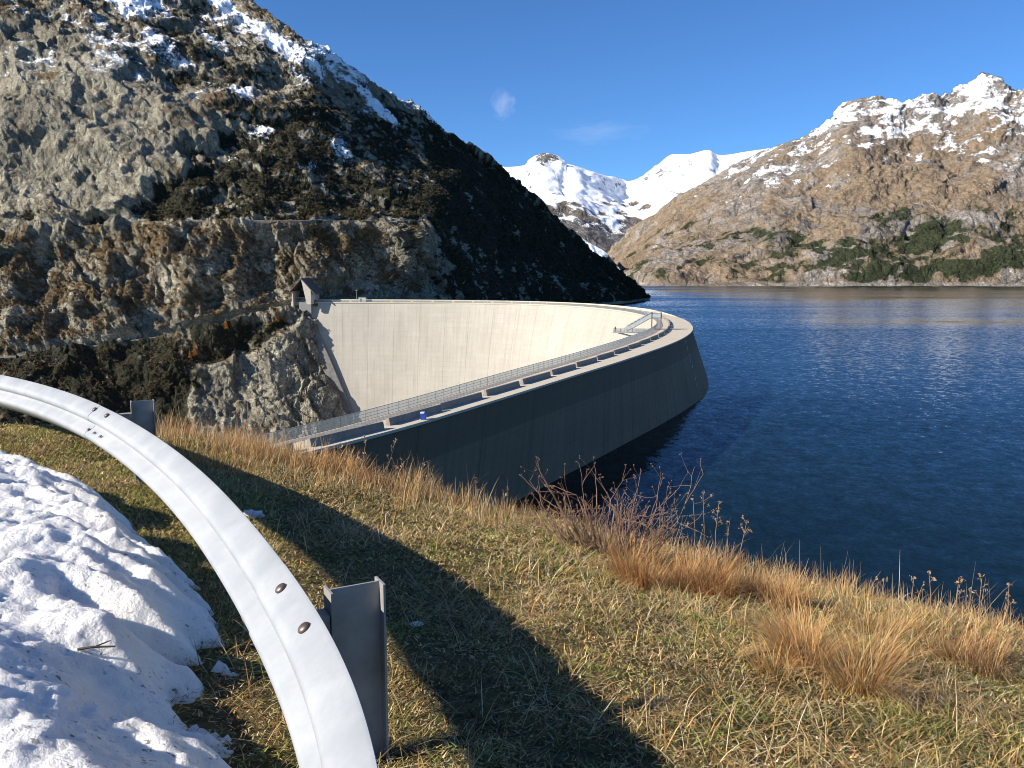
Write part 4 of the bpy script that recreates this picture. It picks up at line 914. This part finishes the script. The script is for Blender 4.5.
# dry weed stalks
m_stalk = plain('dry_stalk', (.24, .15, .085), .8, var=.3, scale=12); m_seed = plain('seed_head', (.30, .20, .12), .9, var=.4, scale=25)
def weed(bx, by, tx, ty, label, heads=4):
    p = ground_pt(bx, by); rr_ = math.hypot(p[0], p[1]); t = at_dist(tx, ty, p[1] + .02)
    rt_ = empty('dried_weed', tuple(p)); tag(rt_, label, 'weed', 'dried weed stalks along the brow')
    b = MB(); m_ = (p + t) / 2 + np.array([rng.normal(0, .012), 0, 0]); b.tube([p - [0, 0, .02], m_, t], [.0038, .003, .002], 4)
    tips = [t]
    for q_ in range(heads):
        f = rng.uniform(.5, .95); s_ = p * (1 - f) + t * f; e = s_ + np.array([rng.normal(0, .035), rng.normal(0, .035), rng.uniform(.02, .06)]); b.tube([s_, e], [.002, .0015], 3); tips.append(e)
    put(b.build('stem', m_stalk), rt_)
    for e in tips:
        b = MB()
        for j in range(5):
            c_ = e + rng.normal(0, .006, 3); v_ = rng.normal(0, .0065, (4, 3)) + c_; b.add(v_, [(0, 1, 2), (0, 2, 3), (0, 3, 1), (1, 3, 2)])
        put(b.build('seed_head', m_seed), rt_)
for q_ in [(378, 488, 396, 440, 'tall leaning dried weed stalk before the dark near end of the dam', 5), (402, 496, 401, 459, 'upright thin weed between the leaning stalk and the dam joint', 5), (432, 500, 428, 462, 'thin dried weed bending left before the dam wall', 2),
           (474, 512, 476, 482, 'short dried weed before the dam wall left of the bare bush', 2), (505, 518, 503, 490, 'short weed just left of the bare bush tips', 3), (694, 562, 693, 498, 'straight weed stalk right behind the big rusty tussock', 5),
           (704, 562, 703, 492, 'tallest upright weed behind the rusty tussock', 6), (716, 564, 719, 503, 'weed with pale seed head right of the tallest weed', 6), (729, 567, 727, 522, 'bent weed between the two tussocks', 3), (736, 570, 747, 521, 'weed leaning right with pale seeds over the lake', 6),
           (880, 602, 884, 580, 'short weed on the brow above the straw coloured tussock', 3), (916, 612, 914, 577, 'thin curved weed on the right part of the brow', 2), (930, 614, 929, 572, 'thin straight weed beside the curved one', 2),
           (958, 618, 959, 577, 'branched dark weed among the right hand stalks', 6), (979, 622, 982, 577, 'dark seeded weed right of the branched one', 6), (1004, 628, 1009, 585, 'last weed stalk at the right end of the brow', 4),
           (362, 484, 366, 440, 'brown weed before the near dam crest, left of the leaning stalk', 6), (346, 482, 343, 446, 'short brown weed beside the near orange tussock', 5)]: weed(*q_)

# ------------------------------------------------------------------ growth on the left mountain
vis = (MPX > -60) & (MPX < 660) & (MPY > -30) & (MPY < 470) & (MTR > 1.02)
def scatter(mask, n, size, colA, colB, name, label, tris=14, squash=.8):
    idx = np.flatnonzero(mask.ravel()); idx = rng.choice(idx, min(n, len(idx)), replace=False)
    p = MP.reshape(-1, 3)[idx]; nr = MN.reshape(-1, 3)[idx]; n = len(p)
    s = size * U(n, .55, 1.35); tone = U(n)[:, None]; col = np.array(colA) * (1 - tone) + np.array(colB) * tone
    d = rng.normal(size=(n, tris, 3)); d /= np.linalg.norm(d, axis=-1)[..., None]; d[..., 2] = np.abs(d[..., 2]) * squash
    cen = p[:, None] + d * (s[:, None, None] * U((n * tris)).reshape(n, tris, 1) ** .4)
    tri = cen[:, :, None, :] + rng.normal(size=(n, tris, 3, 3)) * (s * .36)[:, None, None, None]
    cc = np.repeat((col[:, None] * U((n * tris), .6, 1.4).reshape(n, tris, 1)).reshape(-1, 3), 3, 0)
    o = mesh_np(name, tri.reshape(-1, 3), np.arange(n * tris * 3).reshape(-1, 3), m_leaf, cols=cc); tag(o, label, 'scrub', kind='stuff')
m_leaf = vcol('scrub_foliage', .85, .15)
offroad = np.minimum(np.abs(MTR - 5.5), np.abs(MTR - 8.5)) > np.where(MTC < 9, .62, 0)
scatter(vis & (MVEG > np.where((MTR < 3.6) & (MPX < 420), .62, .5)) & (MP[..., 2] > 3) & offroad, 11500, 1.35, (.026, .027, .015), (.078, .066, .036), 'dwarf_pine_scrub', 'dark dwarf pine scrub covering the mountainside')
scatter(vis & (MTR > 4.3) & (MTR < 10) & (MBR > .33) & offroad & (MTC < 9) & (MP[..., 2] > -40), 8500, .8, (.085, .058, .03), (.17, .115, .058), 'dry_bushes', 'brown leafless bushes on the cliffs between the two roads')
scatter(vis & (MTR > 1.5) & (MTR < 4.6) & (MBR > .45) & (MCL < .5), 3000, 1.0, (.07, .05, .028), (.14, .098, .052), 'dry_heath', 'brown heath growing on the upper mountainside')
m_needle = vcol('tree_foliage', .8, .2); m_trunk = plain('tree_bark', (.09, .06, .04), .9)
mp_bvh = BVHTree.FromPolygons([Vector(v) for v in MP.reshape(-1, 3)], grid_faces(*MP.shape[:2]).tolist())
def conifer(px, py, ht, name, cA, cB, label, grp, wid=.26, nleaf=520):
    h = mp_bvh.ray_cast(eye, Vector(ray(px, py)).normalized())[0]
    if h is None: return
    p = np.array(h); rt_ = empty(name, tuple(p)); tag(rt_, label, 'tree', grp)
    b = MB(); b.tube([p - [0, 0, .5], p + [0, 0, ht * .5], p + [0, 0, ht * .97]], [ht * .022, ht * .014, ht * .003], 5); put(b.build('trunk', m_trunk), rt_)
    t = U(nleaf) ** 1.4; lay = np.sin(t * 40) * .15 + .85
    rad = ht * wid * (1 - t) ** .85 * lay * U(nleaf, .35, 1.1); a = U(nleaf, 0, 6.28); a = a + 0.
    c_ = np.column_stack([np.cos(a) * rad, np.sin(a) * rad, ht * (.12 + .88 * t) - rad * .25]) + p
    tri = c_[:, None] + rng.normal(size=(nleaf, 3, 3)) * ht * .032 * (1.2 - .6 * t)[:, None, None]
    col = np.array(cA) + (np.array(cB) - np.array(cA)) * U(nleaf)[:, None]
    o = mesh_np('crown', tri.reshape(-1, 3), np.arange(nleaf * 3).reshape(-1, 3), m_needle, cols=np.repeat(col, 3, 0)); put(o, rt_)
LA, LB = (.36, .15, .025), (.55, .27, .05)
for px, py, ht, lb in [(195, 356, 8.5, 'golden orange larch standing alone in the dark scrub'), (226, 329, 6.5, 'small golden larch at the edge of the lower road'), (269, 325, 7, 'left one of the golden larches below the road near the dam'),
                       (277, 322, 8, 'tallest golden larch by the road end next to the dam'), (286, 322, 6, 'golden larch closest to the retaining wall'), (190, 358, 4.5, 'little orange larch at the foot of the lone larch')]:
    conifer(px, py, ht, 'larch_tree', LA, LB, lb, 'golden larches by the lower road')
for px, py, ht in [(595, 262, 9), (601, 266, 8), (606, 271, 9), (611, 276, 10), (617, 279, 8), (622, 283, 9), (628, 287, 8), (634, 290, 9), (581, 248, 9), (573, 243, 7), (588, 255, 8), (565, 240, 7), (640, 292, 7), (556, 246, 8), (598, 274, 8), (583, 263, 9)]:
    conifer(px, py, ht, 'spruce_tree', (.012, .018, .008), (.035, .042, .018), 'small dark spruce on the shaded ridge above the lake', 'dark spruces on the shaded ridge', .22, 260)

# ------------------------------------------------------------------ small things on the dam
m_dark = plain('dark_clothing', (.03, .032, .04), .9); 
def person(p, face, label, mat):
    me = bpy.data.meshes.new('person'); J = [(0, 0, .95), (0, 0, 1.2), (0, 0, 1.42), (0, 0, 1.52), (0, .02, 1.66), (-.1, 0, .9), (-.11, .02, .5), (-.11, 0, .08), (-.11, .14, .04), (.1, 0, .9), (.12, .03, .5), (.13, -.03, .08), (.13, .11, .04),
         (-.2, 0, 1.4), (-.25, -.02, 1.12), (-.22, .12, .92), (.2, 0, 1.4), (.25, -.02, 1.12), (.22, .12, .92), (0, .02, 1.75)]
    E_ = [(0, 1), (1, 2), (2, 3), (3, 4), (4, 19), (0, 5), (5, 6), (6, 7), (7, 8), (0, 9), (9, 10), (10, 11), (11, 12), (2, 13), (13, 14), (14, 15), (2, 16), (16, 17), (17, 18)]
    R_s = [.15, .15, .16, .06, .1, .1, .075, .05, .045, .1, .075, .05, .045, .075, .055, .04, .075, .055, .04, .07]
    me.from_pydata(J, E_, []); o = bpy.data.objects.new('person', me); COL.objects.link(o)
    o.modifiers.new('skin', 'SKIN'); 
    for i, r_ in enumerate(R_s): me.skin_vertices[0].data[i].radius = (r_, r_ * .8)
    me.skin_vertices[0].data[0].use_root = True
    o.modifiers.new('sub', 'SUBSURF').render_levels = 1; me.materials.append(mat); o.location = p; o.rotation_euler = (0, 0, face); tag(o, label, 'person', 'visitors on the dam')
fi = [int(np.argmin(np.abs(512 + FPX * cvs[:, 0] / cvs[:, 1] - x_) + 1e4 * (fs < .5))) for x_ in (507.5, 510.5)]
m_blk = plain('navy_clothing', (.02, .025, .05), .9)
for i, lb, mt2 in zip(fi, ('left one of two people in dark clothes walking on the far dam crest', 'right one of two people in dark clothes walking on the far dam crest'), (m_dark, m_blk)):
    q_ = cvs[i] + nin[i] * (railw[i] - 1.2); person((q_[0], q_[1], ZC + .03), 1.5, lb, mt2)
person(tuple(L3(.4, 12.0, -.88)), 2.5, 'person in dark clothes at the outer end of the viewing platform', m_dark)
p = at_z(423.5, 419.5, ZC + .02); bi = empty('service_bin', tuple(p)); tag(bi, 'small blue box with white lid beside a concrete barrier on the dam crest', 'bin')
b = MB(); b.add([(p[0] + sx * w_, p[1] + sy * w_, ZC + .02 + h_) for h_, w_ in ((0, .28), (.75, .34)) for sx, sy in ((-1, -1), (1, -1), (1, 1), (-1, 1))], [(3, 2, 1, 0), (4, 5, 6, 7), (0, 1, 5, 4), (1, 2, 6, 5), (2, 3, 7, 6), (3, 0, 4, 7)])
put(b.build('body', plain('blue_plastic', (.02, .07, .35), .4), bevel=.03), bi)
b = MB(); b.box((p[0] - .1, p[1], ZC + .84), .5, .72, .14); put(b.build('lid', plain('white_plastic', (.6, .65, .7), .4), bevel=.03), bi)

# ------------------------------------------------------------------ wisps of cloud
def cloud(px, py, Y, sx, sy, sz, dens, label, ns, thr):
    p = at_dist(px, py, Y)
    bm = bmesh.new(); bmesh.ops.create_icosphere(bm, subdivisions=3, radius=1); me = bpy.data.meshes.new('cloud'); bm.to_mesh(me); bm.free()
    o = bpy.data.objects.new('cloud', me); COL.objects.link(o); o.location = p; o.scale = (sx, sy, sz)
    m_ = bpy.data.materials.new('cloud_vapour'); m_.use_nodes = True; t = m_.node_tree; t.nodes.remove(t.nodes['Principled BSDF'])
    vol = t.nodes.new('ShaderNodeVolumePrincipled'); vol.inputs['Color'].default_value = (.95, .96, 1, 1); vol.inputs['Anisotropy'].default_value = .2
    tc_ = t.nodes.new('ShaderNodeTexCoord'); nz_ = t.nodes.new('ShaderNodeTexNoise'); nz_.inputs['Scale'].default_value = ns; nz_.inputs['Detail'].default_value = 5; nz_.inputs['Distortion'].default_value = .8
    t.links.new(tc_.outputs['Object'], nz_.inputs['Vector'])
    ln = t.nodes.new('ShaderNodeVectorMath'); ln.operation = 'LENGTH'; t.links.new(tc_.outputs['Object'], ln.inputs[0])
    a = t.nodes.new('ShaderNodeMath'); a.operation = 'MULTIPLY_ADD'; t.links.new(ln.outputs['Value'], a.inputs[0]); a.inputs[1].default_value = -.42; t.links.new(nz_.outputs['Fac'], a.inputs[2])
    mr = t.nodes.new('ShaderNodeMapRange'); t.links.new(a.outputs[0], mr.inputs[0]); mr.inputs[1].default_value = thr; mr.inputs[2].default_value = thr + .4; mr.inputs[4].default_value = dens
    t.links.new(mr.outputs[0], vol.inputs['Density']); t.links.new(vol.outputs[0], t.nodes['Material Output'].inputs['Volume'])
    me.materials.append(m_); tag(o, label, 'cloud')
cloud(503, 104, 6000, 100, 80, 120, .0036, 'small white wisp of cloud above the snowy mountains', 2.2, .12)
cloud(598, 132, 6500, 420, 120, 110, .0012, 'faint thin streak of cloud right of the white wisp', 1.8, .15)
# ------------------------------------------------------------------ world, sun, camera
w = bpy.data.worlds.new('World'); C.world = w; w.use_nodes = True; nt = w.node_tree
sky = nt.nodes.new('ShaderNodeTexSky'); sky.sky_type = 'NISHITA'; sky.sun_disc = False
sky.sun_elevation = SE; sky.sun_rotation = math.atan2(SUN.x, SUN.y); sky.altitude = 2000; sky.air_density = 1.0; sky.dust_density = .25; sky.ozone_density = 3.0
tint = nt.nodes.new('ShaderNodeMix'); tint.data_type = 'RGBA'; tint.blend_type = 'MULTIPLY'; tint.inputs[0].default_value = 1; tint.inputs[7].default_value = (.56, .92, 1.30, 1)
nt.links.new(sky.outputs[0], tint.inputs[6]); nt.links.new(tint.outputs[2], nt.nodes['Background'].inputs[0]); nt.nodes['Background'].inputs[1].default_value = .062
ld = bpy.data.lights.new('sun', 'SUN'); ld.energy = 4.2; ld.angle = math.radians(.53); ld.color = (1, .93, .82)
lo = bpy.data.objects.new('sun', ld); COL.objects.link(lo); lo.rotation_euler = SUN.to_track_quat('Z', 'Y').to_euler(); lo.location = (-50, -20, 120)
cd = bpy.data.cameras.new('camera'); cd.sensor_width = 36; cd.lens = FPX / 1024 * 36; cd.clip_start = .05; cd.clip_end = 60000
co = bpy.data.objects.new('camera', cd); COL.objects.link(co); co.location = (0, 0, HC); co.rotation_euler = (math.pi / 2 - PITCH, 0, 0); C.camera = co
C.view_settings.view_transform = 'Standard'; C.view_settings.look = 'None'; C.view_settings.exposure = .95; C.view_settings.gamma = 1
C.cycles.volume_bounces = 4
C.cycles.filter_width = .95
